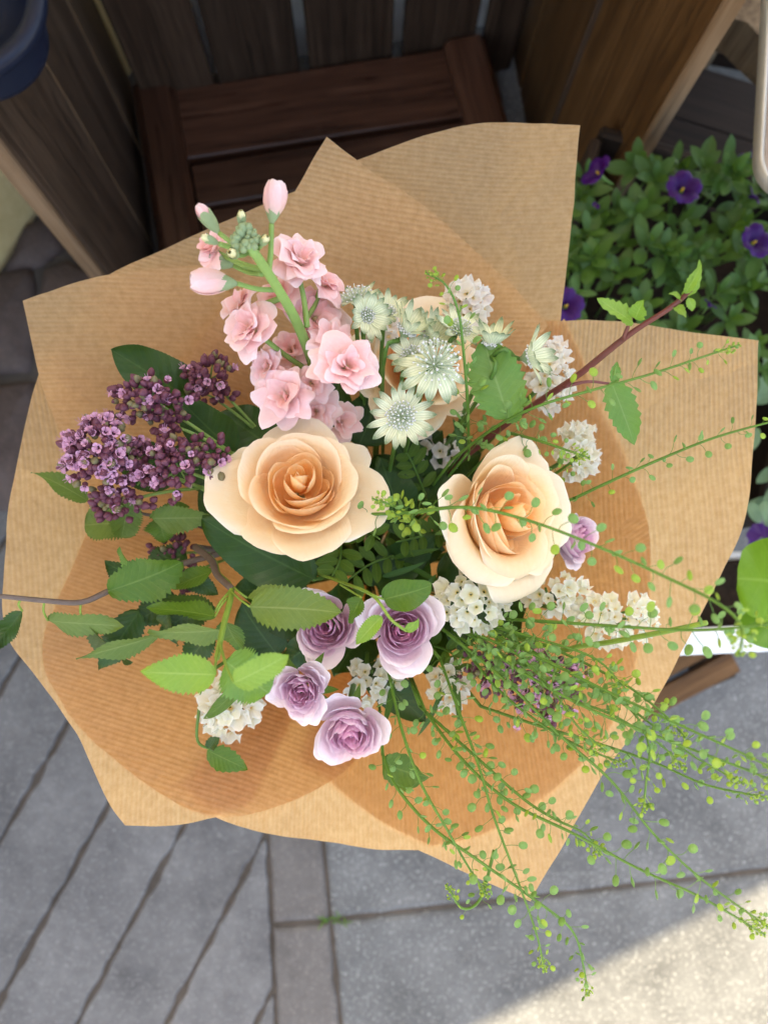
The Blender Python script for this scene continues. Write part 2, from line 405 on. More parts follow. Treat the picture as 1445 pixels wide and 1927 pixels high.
M['canvas'] = plain('shadow_canopy_cloth', (0.55, 0.50, 0.42), 0.9, 0.1, 0.0, var=0.05, nscale=8)
M['yellow'] = plain('yellow_stamen', (0.62, 0.42, 0.05), 0.6, 0.2, var=0.2)

# ------------------------------------------------------------------ setting: ground, pavement
g = obj('ground', mesh('ground', [(-200, -200, -0.03), (200, -200, -0.03), (200, 200, -0.03), (-200, 200, -0.03)], [(0, 1, 2, 3)], None, False, [M['street']]))
tag(g, 'grey paved street ground stretching away', 'ground', kind='structure')
bed = obj('pavement', mesh('pavement', [(-1.6, -1.8, -0.0065), (2.0, -1.8, -0.0065), (2.0, 1.9, -0.0065), (-1.6, 1.9, -0.0065)], [(0, 1, 2, 3)], None, False, [M['bed']]))
tag(bed, 'grey stone pavement with dirt filled joints under the bouquet', 'pavement', kind='structure')

def a_pos(V, q, o):
    p, s, t = (V[i + o] for i in q)
    return (s.x - p.x) * (t.y - p.y) - (t.x - p.x) * (s.y - p.y) > 0
def slab_piece(name, poly, mat, parent, ztop=0.0, th=0.05, bev=0.006, jit=0.003, step=0.03, dome=0.0):
    """stone with an uneven, rounded outline; poly is a list of xy"""
    pts = []
    for i, p in enumerate(poly):
        q = Vector(poly[(i + 1) % len(poly)][:2]); p = Vector(p[:2])
        n = max(1, int((q - p).length / step))
        for j in range(n):
            pts.append(p.lerp(q, j / n))
    c = sum(pts, Vector((0, 0))) / len(pts)
    area_ = sum(pts[i].x * pts[(i + 1) % len(pts)].y - pts[(i + 1) % len(pts)].x * pts[i].y for i in range(len(pts)))
    out = []
    for i, p in enumerate(pts):
        d = pts[(i + 1) % len(pts)] - pts[i - 1]
        nrm = Vector((d.y, -d.x))
        nrm = nrm.normalized() if nrm.length > 1e-9 else Vector((0, 0))
        if area_ < 0: nrm = -nrm
        k = noise.noise(Vector((p.x * 22, p.y * 22, 3.1))) + 0.6 * noise.noise(Vector((p.x * 60, p.y * 60, 9.1)))
        out.append((p + nrm * (k * jit), nrm))
    n = len(out); zz = ztop + rnd.uniform(-0.002, 0.002)
    V = [Vector((p.x - c.x, p.y - c.y, -th)) for p, q in out]
    V += [Vector((p.x - c.x, p.y - c.y, -bev)) for p, q in out]
    V += [Vector(((p - q * bev * 0.4).x - c.x, (p - q * bev * 0.4).y - c.y, -bev * 0.3)) for p, q in out]
    V += [Vector(((p - q * bev * 1.3).x - c.x, (p - q * bev * 1.3).y - c.y, dome * 0.5)) for p, q in out]
    F = []
    for r in range(3):
        for i in range(n):
            j = (i + 1) % n
            F.append((r * n + i, r * n + j, (r + 1) * n + j, (r + 1) * n + i))
    if dome:
        V.append(Vector((0, 0, dome)))
        for i in range(n): F.append((3 * n + i, 3 * n + (i + 1) % n, 4 * n))
    else:
        F += [tuple(i + 3 * n for i in q) if a_pos(V, q, 3 * n) else tuple(i + 3 * n for i in reversed(q)) for q in tessellate_polygon([V[3 * n:4 * n]])]
    a = sum((out[i][0].x * out[(i + 1) % n][0].y - out[(i + 1) % n][0].x * out[i][0].y) for i in range(n))
    if a < 0: F = [tuple(reversed(f)) if len(f) == 4 or dome else f for f in F]
    return obj(name, mesh(name, V, F, None, bool(dome), [mat]), parent, Matrix.Translation((c.x, c.y, zz)))

def line_at(p, d, y):             # x where the line p + t d reaches y
    return p.x + d.x * (y - p.y) / d.y
# border lines running away from the viewer
a0, a1 = W(503, 1580, 0), W(519, 1927, 0); da = a1 - a0
b0, b1 = W(607, 1580, 0), W(640, 1927, 0); db = b1 - b0
YT, YB = 0.62, -1.55
# long pavers at a slant, left of the border line
l0, l1 = W(145, 1927, 0), W(345, 1555, 0); dl = (l1 - l0); dl.z = 0; dl.normalize()
nl = Vector((dl.y, -dl.x, 0))
def clip_halfplane(poly, p, n):
    out = []
    for i in range(len(poly)):
        a, b = poly[i], poly[(i + 1) % len(poly)]
        da_, db_ = (a - p).dot(n), (b - p).dot(n)
        if da_ >= 0: out.append(a)
        if (da_ >= 0) != (db_ >= 0): out.append(a.lerp(b, da_ / (da_ - db_)))
    return out
pitch = abs((W(320, 1927, 0) - l0).dot(nl)); pitch = (pitch + abs((l0 - W(0, 1895, 0)).dot(nl))) / 2
for i in range(-6, 7):
    o0 = l0 + nl * (i * pitch)
    gapw = 0.0045
    A, B = o0 + nl * gapw, o0 + nl * (pitch - gapw)
    poly = [A - dl * 1.6, B - dl * 1.6, B + dl * 2.2, A + dl * 2.2]
    nb = Vector((da.y, -da.x, 0)).normalized()
    if nb.x > 0: nb = -nb
    poly = clip_halfplane(poly, a0 + nb * 0.004, nb)
    for p, n in ((Vector((-1.5, 0, 0)), Vector((1, 0, 0))), (Vector((0, YB, 0)), Vector((0, 1, 0))), (Vector((0, 0.42, 0)), Vector((0, -1, 0)))):
        poly = clip_halfplane(poly, p, n) if len(poly) > 2 else poly
    if len(poly) > 2: slab_piece('long_paver', [p[:2] for p in poly], M['strip'], bed, jit=0.006, step=0.012, bev=0.003)
# setts in the border strip
ys = [W(560, 1742, 0).y]
while ys[-1] > YB: ys.append(ys[-1] - 0.27)
while ys[0] < YT: ys.insert(0, ys[0] + 0.27)
for i in range(len(ys) - 1):
    t, b = ys[i] - 0.004, ys[i + 1] + 0.004
    t2, b2 = t + 0.006, b + 0.006
    poly = [(line_at(a0, da, b) + 0.004, b), (line_at(b0, db, b2) - 0.003, b2), (line_at(b0, db, t2) - 0.003, t2), (line_at(a0, da, t) + 0.004, t)]
    slab_piece('granite_sett', poly, M['sett'], bed, jit=0.004, bev=0.008)
# large slabs on the right
h0, h1 = W(628, 1733, 0), W(1445, 1640, 0); dh = (h1 - h0); dh.z = 0; dh.normalize()
nh = Vector((-dh.y, dh.x, 0))
for row in range(-4, 4):
    ph = 0.46
    base = h0 + nh * (row * ph)
    L0 = 1.45 if row in (0, -1) else 0.5 + 0.3 * (row % 3)
    starts = [0.0]; x = L0
    while x < 2.2: starts.append(x); x += 0.92
    for k_, s0 in enumerate(starts):
        e0 = starts[k_ + 1] if k_ + 1 < len(starts) else 2.2
        A = base + dh * (s0 - 0.3 if k_ == 0 else s0 + 0.005) + nh * 0.003; B = base + dh * (e0 - 0.003) + nh * 0.003
        poly = [A, B, B + nh * (ph - 0.006), A + nh * (ph - 0.006)]
        nb = Vector((-db.y, db.x, 0)).normalized()
        if nb.x < 0: nb = -nb
        poly = clip_halfplane(poly, b0 + nb * 0.004, nb)
        if len(poly) > 2: poly = clip_halfplane(poly, Vector((0, YB - 0.2, 0)), Vector((0, 1, 0)))
        if len(poly) > 2: slab_piece('paving_slab', [p[:2] for p in poly], M['slab'], bed, jit=0.003, bev=0.007)
# rough cobbles by the house wall
for pl in ([(-60, 520), (60, 505), (72, 600), (55, 700), (-60, 705)], [(40, 425), (95, 400), (120, 470), (75, 500), (10, 515)],
           [(102, 405), (170, 430), (190, 505), (128, 478)], [(82, 508), (125, 485), (190, 515), (210, 640), (85, 640), (70, 560)],
           [(-60, 725), (62, 718), (78, 830), (40, 960), (-60, 965)], [(90, 655), (260, 650), (280, 760), (95, 800)],
           [(180, 410), (260, 420), (300, 560), (200, 520)], [(-60, 410), (0, 440), (-10, 510), (-60, 510)]):
    slab_piece('cobblestone', [W(x, y, 0.0)[:2] for x, y in pl], M['cobble'], bed, ztop=0.006, jit=0.007, bev=0.012, dome=0.010)

# small weed in the joint corner
wp = W(626, 1732, -0.006)
weed = thing('weed', 'tiny green weed tuft growing in the pavement joint corner', 'weed', wp)
for i in range(14):
    a = rnd.uniform(0, 6.28); L = rnd.uniform(0.008, 0.02)
    def fn(u, t, a=a, L=L): return (u * 0.0018 * (1 - t * t), t * L, 0.006 * t * (1 - t) + t * 0.006)
    v, f, uv = grid(2, 4, fn)
    obj('blade', mesh('blade', v, f, uv, True, [M['leaf_mid']]), weed, Matrix.Translation((rnd.uniform(-.02, .03), rnd.uniform(-.006, .006), 0.002)) @ Matrix.Rotation(a, 4, 'Z'))

# ------------------------------------------------------------------ house, garden wall, added shadow canopy
G1, G2 = W(0, 505, 0), W(238, 140, 0); dg = (G2 - G1); dg.z = 0; dg.normalize(); ng = Vector((-dg.y, dg.x, 0))
house = thing('house', 'pale yellow plastered house wall beside the weathered plank screen', 'house', G1)
def boxmesh(name, p, x, y, z, sx, sy, sz, mat, parent, bev=0.0):
    """box with base centre p and axes x, y, z"""
    Mx = Matrix((Vector(x).normalized(), Vector(y).normalized(), Vector(z).normalized())).transposed().to_4x4(); Mx.translation = Vector(p)
    mb = MB(); b = min(bev, sx / 3, sy / 3, sz / 3)
    if b <= 0:
        v = [(i * sx / 2, j * sy / 2, k * sz) for k in (0, 1) for j in (-1, 1) for i in (-1, 1)]
        f = [(0, 2, 3, 1), (4, 5, 7, 6), (0, 1, 5, 4), (2, 6, 7, 3), (0, 4, 6, 2), (1, 3, 7, 5)]
    else:
        v = []; f = []
        for k, (zz, ins) in enumerate(((0, b), (b, 0), (sz - b, 0), (sz, b))):
            hx, hy = sx / 2 - ins, sy / 2 - ins; c = b * 0.9 if ins == 0 else b * 0.3
            v += [(hx - c, -hy, zz), (hx, -hy + c, zz), (hx, hy - c, zz), (hx - c, hy, zz), (-hx + c, hy, zz), (-hx, hy - c, zz), (-hx, -hy + c, zz), (-hx + c, -hy, zz)]
        for k in range(3):
            for i in range(8):
                j = (i + 1) % 8; f.append((k * 8 + i, k * 8 + j, k * 8 + 8 + j, k * 8 + 8 + i))
        f.append(tuple(reversed(range(8)))); f.append(tuple(range(24, 32)))
    mb.add(v, f)
    M0 = parent.matrix_basis.inverted() @ Mx if parent else Mx
    return mb.build(name, [mat], parent, M0, False)
boxmesh('wall', G1 + dg * 0.2 + ng * 0.15 + Vector((0, 0, -0.01)), dg, ng, (0, 0, 1), 2.4, 0.3, 3.4, M['plaster'], house)

Bl, Br = W(250, 178, 0.10), W(985, 54, 0.10); dB = Br - Bl; dB.z = 0; LB = dB.length; dB.normalize(); nB = Vector((-dB.y, dB.x, 0))
gw = thing('garden_wall', 'whitewashed rendered wall seen through gaps between the dark planks', 'wall', Bl + dB * 0.5 + nB * 0.2)
boxmesh('wall', Bl + dB * 0.86 + nB * 0.16 + Vector((0, 0, -0.11)), dB, nB, (0, 0, 1), 1.5, 0.12, 1.1, M['lime'], gw)

# unseen canopy added overhead: its front edge throws the shadow line
A_, B_ = W(880, 1927, 0), W(1445, 1652, 0)
de = (B_ - A_); de.z = 0; de.normalize()
zA = 3.0; back = -travel * (zA / -travel.z) * 1.0
e0 = A_ + (-travel) * (zA / travel.z * -1.0)
aw = MB(); c0 = e0 - de * 5; c1 = e0 + de * 6; nn = Vector((-de.y, de.x, 0))
aw.add([c0, c1, c1 + nn * 2.6 + Vector((0, 0, .5)), c0 + nn * 2.6 + Vector((0, 0, .5)), c0 + Vector((0, 0, .03)), c1 + Vector((0, 0, .03)), c1 + nn * 2.6 + Vector((0, 0, .53)), c0 + nn * 2.6 + Vector((0, 0, .53))],
       [(0, 3, 2, 1), (4, 5, 6, 7), (0, 1, 5, 4), (1, 2, 6, 5), (2, 3, 7, 6), (3, 0, 4, 7)])
awn = aw.build('shadow_canopy', [M['canvas']], None, None, False)
tag(awn, 'added unseen beige canvas canopy throwing the shadow line on the slabs', 'shadow_canopy')

# ------------------------------------------------------------------ plank screens
def plank(name, foot, width_dir, w_, th, h, mat, parent, tilt=0.0, bev=0.004, edge=None):
    """upright board; foot is the middle of its base. local z runs along the board"""
    x = Vector(width_dir).normalized(); z = (Vector((0, 0, 1)) + x * tilt).normalized(); y = z.cross(x).normalized()
    o = boxmesh(name, foot, x, y, z, w_, th, h, mat, parent, bev)
    return o
def screen(name, label, P0, P1, cuts, mat, edge_mat, h, th=0.02, gaps=0.004, tilt=None, cat='plank screen'):
    d = P1 - P0; L = d.length; d.normalize(); nrm = Vector((-d.y, d.x, 0))
    t = thing(name, label, cat, P0)
    ps = []
    for i in range(len(cuts) - 1):
        gg = gaps if not isinstance(gaps, (list, tuple)) else gaps[i]
        a, b = cuts[i] * L + (gg / 2 if i else 0), cuts[i + 1] * L - gg / 2
        foot = P0 + d * ((a + b) / 2) + nrm * rnd.uniform(-0.003, 0.003)
        ps.append(plank('plank', foot, d, b - a, th, h + rnd.uniform(-.01, .01), mat, t, (tilt[i] if tilt else 0)))
    return t, d, nrm
F1, F2 = W(300, 659, 0), W(240, 140, 0)
t, d, nrm = screen('plank_screen', 'weathered grey brown plank side screen under the navy bowl', F1, F2, [0, 0.36, 0.70, 0.965], M['wood_left'], None, 0.75)
LS_out = nrm if nrm.x < 0 else -nrm
boxmesh('edge_strip', F1 - d * 0.006, d, nrm, (0, 0, 1), 0.012, 0.022, 0.745, M['wood_raw'], t, 0.003)
for q_ in (0.36, 0.70):
    boxmesh('seam_batten', F1 + d * (q_ * (F2 - F1).length) - LS_out * 0.008, d, nrm, (0, 0, 1), 0.006, 0.012, 0.735, M['wood_raw'], t, 0.001)
pc = W(-22, 88, 0.75); pc.z = 0
tt = (pc - F1).dot(d)
for s in (0.0,):
    boxmesh('bracket', F1 + d * tt + LS_out * 0.025 + Vector((0, 0, .70)), d, nrm, (0, 0, 1), 0.07, 0.07, 0.052, M['wood_left'], t, 0.004)
# back screen: gaps that the wall behind shines through
cutpx = [268, 402, 565, 746, 897, 985]
cuts = [(c - 250) / (985 - 250) for c in cutpx]
t, d, nrm = screen('plank_screen', 'dark back screen of upright planks with light showing through narrow gaps', Bl - Vector((0, 0, .1)), Br - Vector((0, 0, .1)), cuts, M['wood_back'], None, 0.9, gaps=[0.004, 0.014, 0.028, 0.016, 0.022], tilt=[-0.012, 0.004, 0, 0.004, -0.006])
F3, F4 = W(968, 78, 0), W(1050, 543, 0)
t, d, nrm = screen('plank_screen', 'warm brown plank side screen with pale rough edge next to the petunias', F4, F3, [0, 0.45, 0.80, 1.0], M['wood_right'], None, 0.80, gaps=0.006)
for q_ in (0.45,):
    boxmesh('seam_batten', F4 + d * (q_ * (F3 - F4).length) - Vector((0.008, 0, 0)), d, nrm, (0, 0, 1), 0.007, 0.012, 0.78, M['wood_left'], t, 0.001)
boxmesh('edge_strip', F4 - d * 0.008, d, nrm, (0, 0, 1), 0.010, 0.024, 0.798, M['wood_raw'], t, 0.004)

# ------------------------------------------------------------------ low bench
def lay(name, quad, ztop, th, mat, parent, bev=0.002, rough=False):
    """flat board whose four top corners are given as photograph pixels at height ztop: near-left, near-right, far-right, far-left; longest side = grain"""
    P = [W(x, y, ztop) for x, y in quad]
    m01, m32 = (P[0] + P[3]) / 2, (P[1] + P[2]) / 2
    ax = m32 - m01; m0, m1 = (P[0] + P[1]) / 2, (P[3] + P[2]) / 2
    ay = m1 - m0
    if ay.length > ax.length: ax, ay, s, wdt = ay, ax, m0, ax.length
    else: s, wdt = m01, ay.length
    z = ax.normalized(); y = Vector((0, 0, 1)); x = y.cross(z).normalized()
    return boxmesh(name, s - Vector((0, 0, th / 2)), x, y, z, wdt, th, ax.length, mat, parent, bev)
bench = thing('low_bench', 'dark glossy stained slatted bench standing between the plank screens', 'bench', W(600, 250, 0))
lay('slat', [(352, 300), (868, 214), (850, 92), (328, 165)], 0.105, 0.025, M['wood_bench'], bench)
lay('slat', [(374, 388), (905, 300), (885, 226), (357, 310)], 0.105, 0.025, M['wood_bench'], bench)
lay('slat', [(384, 476), (930, 388), (908, 312), (377, 398)], 0.095, 0.025, M['wood_bench'], bench)
lay('slat', [(394, 560), (950, 470), (930, 400), (387, 486)], 0.105, 0.025, M['wood_bench'], bench)
lay('rail', [(318, 610), (402, 605), (322, 132), (243, 134)], 0.125, 0.05, M['wood_bench'], bench, 0.018)
lay('rail', [(940, 480), (1030, 470), (905, 42), (838, 72)], 0.125, 0.05, M['wood_bench'], bench, 0.014)
lay('shade_board', [(380, 560), (940, 480), (860, 92), (320, 170)], 0.05, 0.02, M['wood_crate'], bench)  # dark board added below the slats to stand in for shade in their gaps
for px, py in ((285, 170), (355, 560), (875, 90), (975, 440)):
    p = W(px, py, 0.08); p.z = -0.005
    boxmesh('leg', p, (1, 0, 0), (0, 1, 0), (0, 0, 1), 0.045, 0.045, 0.085, M['wood_bench'], bench, 0.004)

# ------------------------------------------------------------------ navy bowl on the screen's corner post
def lathe(prof, n=40):
    v = []; f = []; uv = []
    for j, (r, z) in enumerate(prof):
        for i in range(n):
            a = 2 * math.pi * i / n; v.append((r * math.cos(a), r * math.sin(a), z)); uv.append((i / n, j / len(prof)))
    for j in range(len(prof) - 1):
        for i in range(n):
            k = (i + 1) % n; f.append((j * n + i, j * n + k, (j + 1) * n + k, (j + 1) * n + i))
    return v, f, uv
bp = W(-20, 92, 0.753)
bowl = thing('bowl', 'navy blue enamel bowl with flat rim on the weathered screen post', 'bowl', bp)
MB().add(*lathe([(0, 0), (.058, 0), (.064, .004), (.066, .012), (.070, .05), (.0705, .052)])).build('body', [M['navy']], bowl)
MB().add(*lathe([(.0705, .050), (.080, .051), (.084, .056), (.085, .064), (.083, .069), (.076, .070), (.068, .068), (.064, .05), (.06, .008), (0, .006)])).build('rim', [M['navy']], bowl)

# ------------------------------------------------------------------ right side: crate, log, trough, white planter
crate = thing('wooden_crate', 'dark slatted wooden crate holding the violet petunias', 'crate', W(1250, 700, 0))
def bar(name, a, b, wd, th, mat, parent, bev=0.005, up=(0, 0, 1)):
    a, b = Vector(a), Vector(b); z = (b - a); L = z.length; z.normalize(); y = Vector(up); x = y.cross(z).normalized(); y = z.cross(x)
    return boxmesh(name, a, x, y, z, wd, th, L, mat, parent, bev)
CZ = 0.42
c00, c10 = W(1120, 262, CZ), W(1560, 395, CZ)           # back rail ends
dcr = (c10 - c00).normalized(); ncr = Vector((dcr.y, -dcr.x, 0))
if ncr.y > 0: ncr = -ncr
CD = 0.50; CL = (c10 - c00).length
for zz in (0.40, 0.29, 0.18, 0.07):
    a, b = Vector((c00.x, c00.y, zz)), Vector((c10.x, c10.y, zz))
    bar('slat', a, b, 0.018, 0.095, M['wood_crate'], crate)
    bar('slat', a + ncr * CD, b + ncr * CD, 0.018, 0.095, M['wood_crate'], crate)
    bar('slat', a + ncr * 0.014, a + ncr * (CD - 0.014), 0.018, 0.095, M['wood_crate'], crate)
    bar('slat', b + ncr * 0.014, b + ncr * (CD - 0.014), 0.018, 0.095, M['wood_crate'], crate)
s0 = Vector((c00.x, c00.y, 0.36)) + dcr * 0.02 + ncr * 0.02; s1 = s0 + dcr * (CL - 0.04)
soil = MB(); soil.add(*grid(24, 24, lambda u, v: (s0.lerp(s1, (u + 1) / 2) + ncr * ((CD - .04) * v) + Vector((0, 0, 0.012 * noise.noise(Vector((u * 6, v * 6, 1))))))))
so = soil.build('soil', [M['soil']], crate, None, True, crate.location)
# dark planks lying behind the crate
stack = thing('plank_stack', 'dark old planks stacked behind the petunia crate', 'plank stack', W(1350, 200, 0))
for q, zt, th in (([(1150, 262), (1560, 392), (1580, 320), (1180, 190)], 0.345, 0.05), ([(1205, 195), (1560, 312), (1570, 200), (1230, 100)], 0.20, 0.06), ([(1215, 60), (1560, 130), (1570, 70), (1225, 5)], 0.14, 0.05)):
    lay('plank', q, zt, th, M['wood_crate'], stack)
for px, py in ((1180, 235), (1500, 340)):
    p = W(px, py, 0.29); p.z = -0.005
    boxmesh('bearer', p, (1, 0, 0), (0, 1, 0), (0, 0, 1), 0.06, 0.08, 0.295, M['wood_crate'], stack, 0.004)
for px, py in ((1260, 165), (1500, 250)):
    p = W(px, py, 0.13); p.z = -0.005
    boxmesh('bearer', p, (1, 0, 0), (0, 1, 0), (0, 0, 1), 0.06, 0.08, 0.14, M['wood_crate'], stack, 0.004)

log = MB()
la, lb = W(1392, 100, 0.52), W(1540, -330, 0.56)
ax = (lb - la).normalized(); lx = ax.cross(Vector((0, 0, 1))).normalized(); lz = lx.cross(ax)
v = []; f = []
N = 20; K = 14
for i in range(N + 1):
    t = i / N
    for k in range(K):
        a = 2 * math.pi * k / K
        wd, hh = 0.055, 0.035
        sq = 1.0 / max(abs(math.cos(a)), abs(math.sin(a))) ** 0.75
        r = 1 + 0.14 * noise.noise(Vector((math.cos(a) * 1.6, math.sin(a) * 1.6, t * 7)))
        p = la.lerp(lb, t) + lx * (math.cos(a) * wd * sq * r) + lz * (math.sin(a) * hh * sq * r)
        if i == 0: p = p - ax * (0.035 * math.cos(a)) + ax * 0.01
        v.append(p)
for i in range(N):
    for k in range(K):
        f.append((i * K + k, i * K + (k + 1) % K, (i + 1) * K + (k + 1) % K, (i + 1) * K + k))
f.append(tuple(reversed(range(K)))); log.add(v, f)
lo = log.build('timber_log', [M['wood_log']], None, Matrix.Translation(la), False, la)
tag(lo, 'rough sawn timber log end jutting out above the stacked dark planks', 'log')
post = thing('log_post', 'round rough post carrying the timber log beyond the planks', 'post', (lb.x, lb.y, 0))
MB().add(*tube([Vector((0, 0, -.005)), Vector((0, 0, .3)), Vector((0, 0, .55))], .05, .05, 12)).build('post', [M['wood_log']], post)

# pale zinc trough hung on the right
tz = 0.86
def rrect(cx, cy, hx, hy, r, n=8):
    out = []
    for qx, qy, a0_ in ((1, 1, 0), (-1, 1, 90), (-1, -1, 180), (1, -1, 270)):
        for i in range(n + 1):
            a = R(a0_ + 90 * i / n); out.append((cx + qx * (hx - r) + r * math.cos(a), cy + qy * (hy - r) + r * math.sin(a)))
    return out
T0, T1 = W(1468, 378, tz), W(1790, -260, tz)
tc = (T0 + T1) / 2; hx, hy = abs(T1.x - T0.x) / 2, abs(T1.y - T0.y) / 2
trough = thing('zinc_trough', 'pale zinc trough with beige fibre liner hanging above the timber log', 'trough', (tc.x, tc.y, tz - .12))
def loops(specs):
    v = []; f = []; n = None
    for dx, z in specs:
        L_ = rrect(0, 0, hx - dx, hy - dx, max(0.006, 0.035 - dx)); n = len(L_)
        v += [(x, y, z) for x, y in L_]
    for j in range(len(specs) - 1):
        for i in range(n):
            k = (i + 1) % n; f.append((j * n + i, j * n + k, (j + 1) * n + k, (j + 1) * n + i))
    return v, f, n
v, f, n = loops([(.040, .075), (.012, .098), (.0, .105), (0, .119), (.0015, .12), (.004, .119), (.0045, .105), (.03, .08)])
f.append(tuple(reversed(range(n)))); MB().add(v, f).build('body', [M['zinc']], trough)
v, f, n = loops([(.012, .09), (.0095, .095), (.0105, .105), (.014, .110), (.02, .106), (.026, .095), (.03, .085)])
v = [Vector(p) + Vector((noise.noise(Vector(p) * 60) * .004, noise.noise(Vector(p) * 55 + Vector((5, 0, 0))) * .004, noise.noise(Vector(p) * 40) * .006)) for p in v]
f.append(tuple(range(len(v) - n, len(v)))); MB().add(v, f).build('liner', [M['liner']], trough)
trough.rotation_euler.z = R(-6.5)
bar('bracket', (tc.x + hx + .01, tc.y, tz - .05), (tc.x + hx + .08, tc.y, tz - .05), .03, .02, M['zinc'], trough)
pp = thing('hanger_post', 'square dark post carrying the zinc trough', 'post', (tc.x + hx + .11, tc.y, 0))
boxmesh('post', (tc.x + hx + .11, tc.y, -0.005), (1, 0, 0), (0, 1, 0), (0, 0, 1), .06, .06, 1.2, M['wood_crate'], pp, .004)

# white planter rail and wooden pallet at the right edge
wz = 0.50
wpn = thing('white_planter', 'white enamelled planter box at the edge of the slabs', 'planter', W(1400, 1180, 0))
p0, p1 = W(1225, 1222, wz), W(1620, 1205, wz)
dw = (p1 - p0).normalized(); nw = Vector((-dw.y, dw.x, 0))
bar('front_panel', Vector((p0.x, p0.y, .44)) + nw * .006, Vector((p1.x, p1.y, .44)) + nw * .006, .012, .12, M['white'], wpn, .004)
bar('rim', Vector((p0.x, p0.y, wz)) + nw * .008, Vector((p1.x, p1.y, wz)) + nw * .008, .034, .018, M['white'], wpn, .006)
bar('back_panel', Vector((p0.x, p0.y, .44)) + nw * .12 - Vector((0, 0, .06)), Vector((p1.x, p1.y, .38)) + nw * .12, .012, .10, M['white'], wpn, .004)
bar('side_panel', Vector((p0.x, p0.y, .44)) + nw * .013, Vector((p0.x, p0.y, .44)) + nw * .113 - Vector((0, 0, .06)), .012, .08, M['white'], wpn, .004)
bar('side_panel', Vector((p1.x, p1.y, .44)) + nw * .013, Vector((p1.x, p1.y, .44)) + nw * .113 - Vector((0, 0, .06)), .012, .08, M['white'], wpn, .004)
bar('soil', Vector((p0.x, p0.y, .41)) + nw * .063 + dw * .007, Vector((p1.x, p1.y, .41)) + nw * .063 - dw * .007, .10, .07, M['soil'], wpn, .004)
for s in (0.03, 0.97):
    for q in (0.02, 0.11):
        p = p0.lerp(p1, s) + nw * q; p.z = -0.005
        boxmesh('leg', p, (1, 0, 0), (0, 1, 0), (0, 0, 1), .018, .018, .386, M['white'], wpn, .003)
pal = thing('wooden_pallet', 'narrow brown slatted pallet lying under the white planter', 'pallet', W(1290, 1260, 0))
lay('slat', [(1120, 1362), (1150, 1388), (1400, 1262), (1370, 1228)], 0.10, .02, M['wood_right'], pal)
lay('slat', [(1090, 1325), (1112, 1352), (1360, 1222), (1340, 1190)], 0.10, .02, M['wood_right'], pal)
for q in (0.1, 0.9):
    p = W(1105, 1350, .08).lerp(W(1370, 1222, .08), q); p.z = -.005
    boxmesh('bearer', p, (1, 0.4, 0), (-.4, 1, 0), (0, 0, 1), .05, .10, .085, M['wood_crate'], pal, .004)
# ------------------------------------------------------------------ leaves
def leaf_mesh(L, Wd, p=0.55, q=0.75, n=14, m=3, serr=0.0, nserr=14, fold=0.18, curl=0.15, wave=0.0, twist=0.0, seed=0, mat=None, petiole=0.0):
    if serr: n = max(n, nserr * 3)
    vm = p / (p + q); nrm_ = (vm ** p) * ((1 - vm) ** q)
    def fn(u, t):
        tt = min(0.999, max(0.001, t))
        hw = 0.5 * Wd * (tt ** p) * ((1 - tt) ** q) / nrm_
        a = abs(u)
        if serr and a > 0.99:
            s = (t * nserr) % 1.0
            hw *= 1 + serr * (s - 0.4) * (1 if t < 0.97 else 0) * (.7 + .7 * noise.noise(Vector((int(t * nserr) * 1.7, seed, u)))) + .06 * noise.noise(Vector((t * 4, seed, u * 3)))
        x = u * hw
        z = fold * abs(x) - curl * L * t * t + wave * Wd * math.sin(t * 9 + seed + (2 if u > 0 else 0)) * a * a
        tw = twist * t
        return (x * math.cos(tw) - z * math.sin(tw), t * L - 0.25 * curl * L * t ** 3, x * math.sin(tw) + z * math.cos(tw))
    v, f, uv = grid(2 * m, n, fn)
    mb = MB(); mb.add(v, f, uv)
    return mesh('leaf', mb.v, mb.f, mb.uv, True, [mat])
def put_leaf(parent, b, t, wpx, mat, roll=0, **kw):
    """leaf from base pixel+height b to tip t, wpx wide in photograph pixels"""
    B, T = W(*b), W(*t)
    kw.setdefault('seed', rnd.uniform(0, 6))
    kw.setdefault('curl', 0.10); kw.setdefault('fold', 0.3); kw.setdefault('wave', 0.10); kw.setdefault('twist', rnd.uniform(-.75, .75))
    L = (T - B).length
    me = leaf_mesh(L * (1 + 0.25 * abs(kw['curl'])), wpx * mpp((b[2] + t[2]) / 2), mat=mat, **kw)
    # compensate the curl so that the tip lands where it should
    up = Vector((0, 0, 1)); T2 = T + up * (kw['curl'] * L)
    Mx = frame(B, T2 - B, (0, 0, 1), R(roll))
    return obj('leaf', me, parent, parent.matrix_basis.inverted() @ Mx)
def stem_part(parent, pts, r0, r1, mat, name='stem', n=6, k=5):
    mb = MB(); mb.add(*tube(catmull(pts, k), r0, r1, n))
    return mb.build(name, [mat], parent, None, True, parent.matrix_basis.translation)

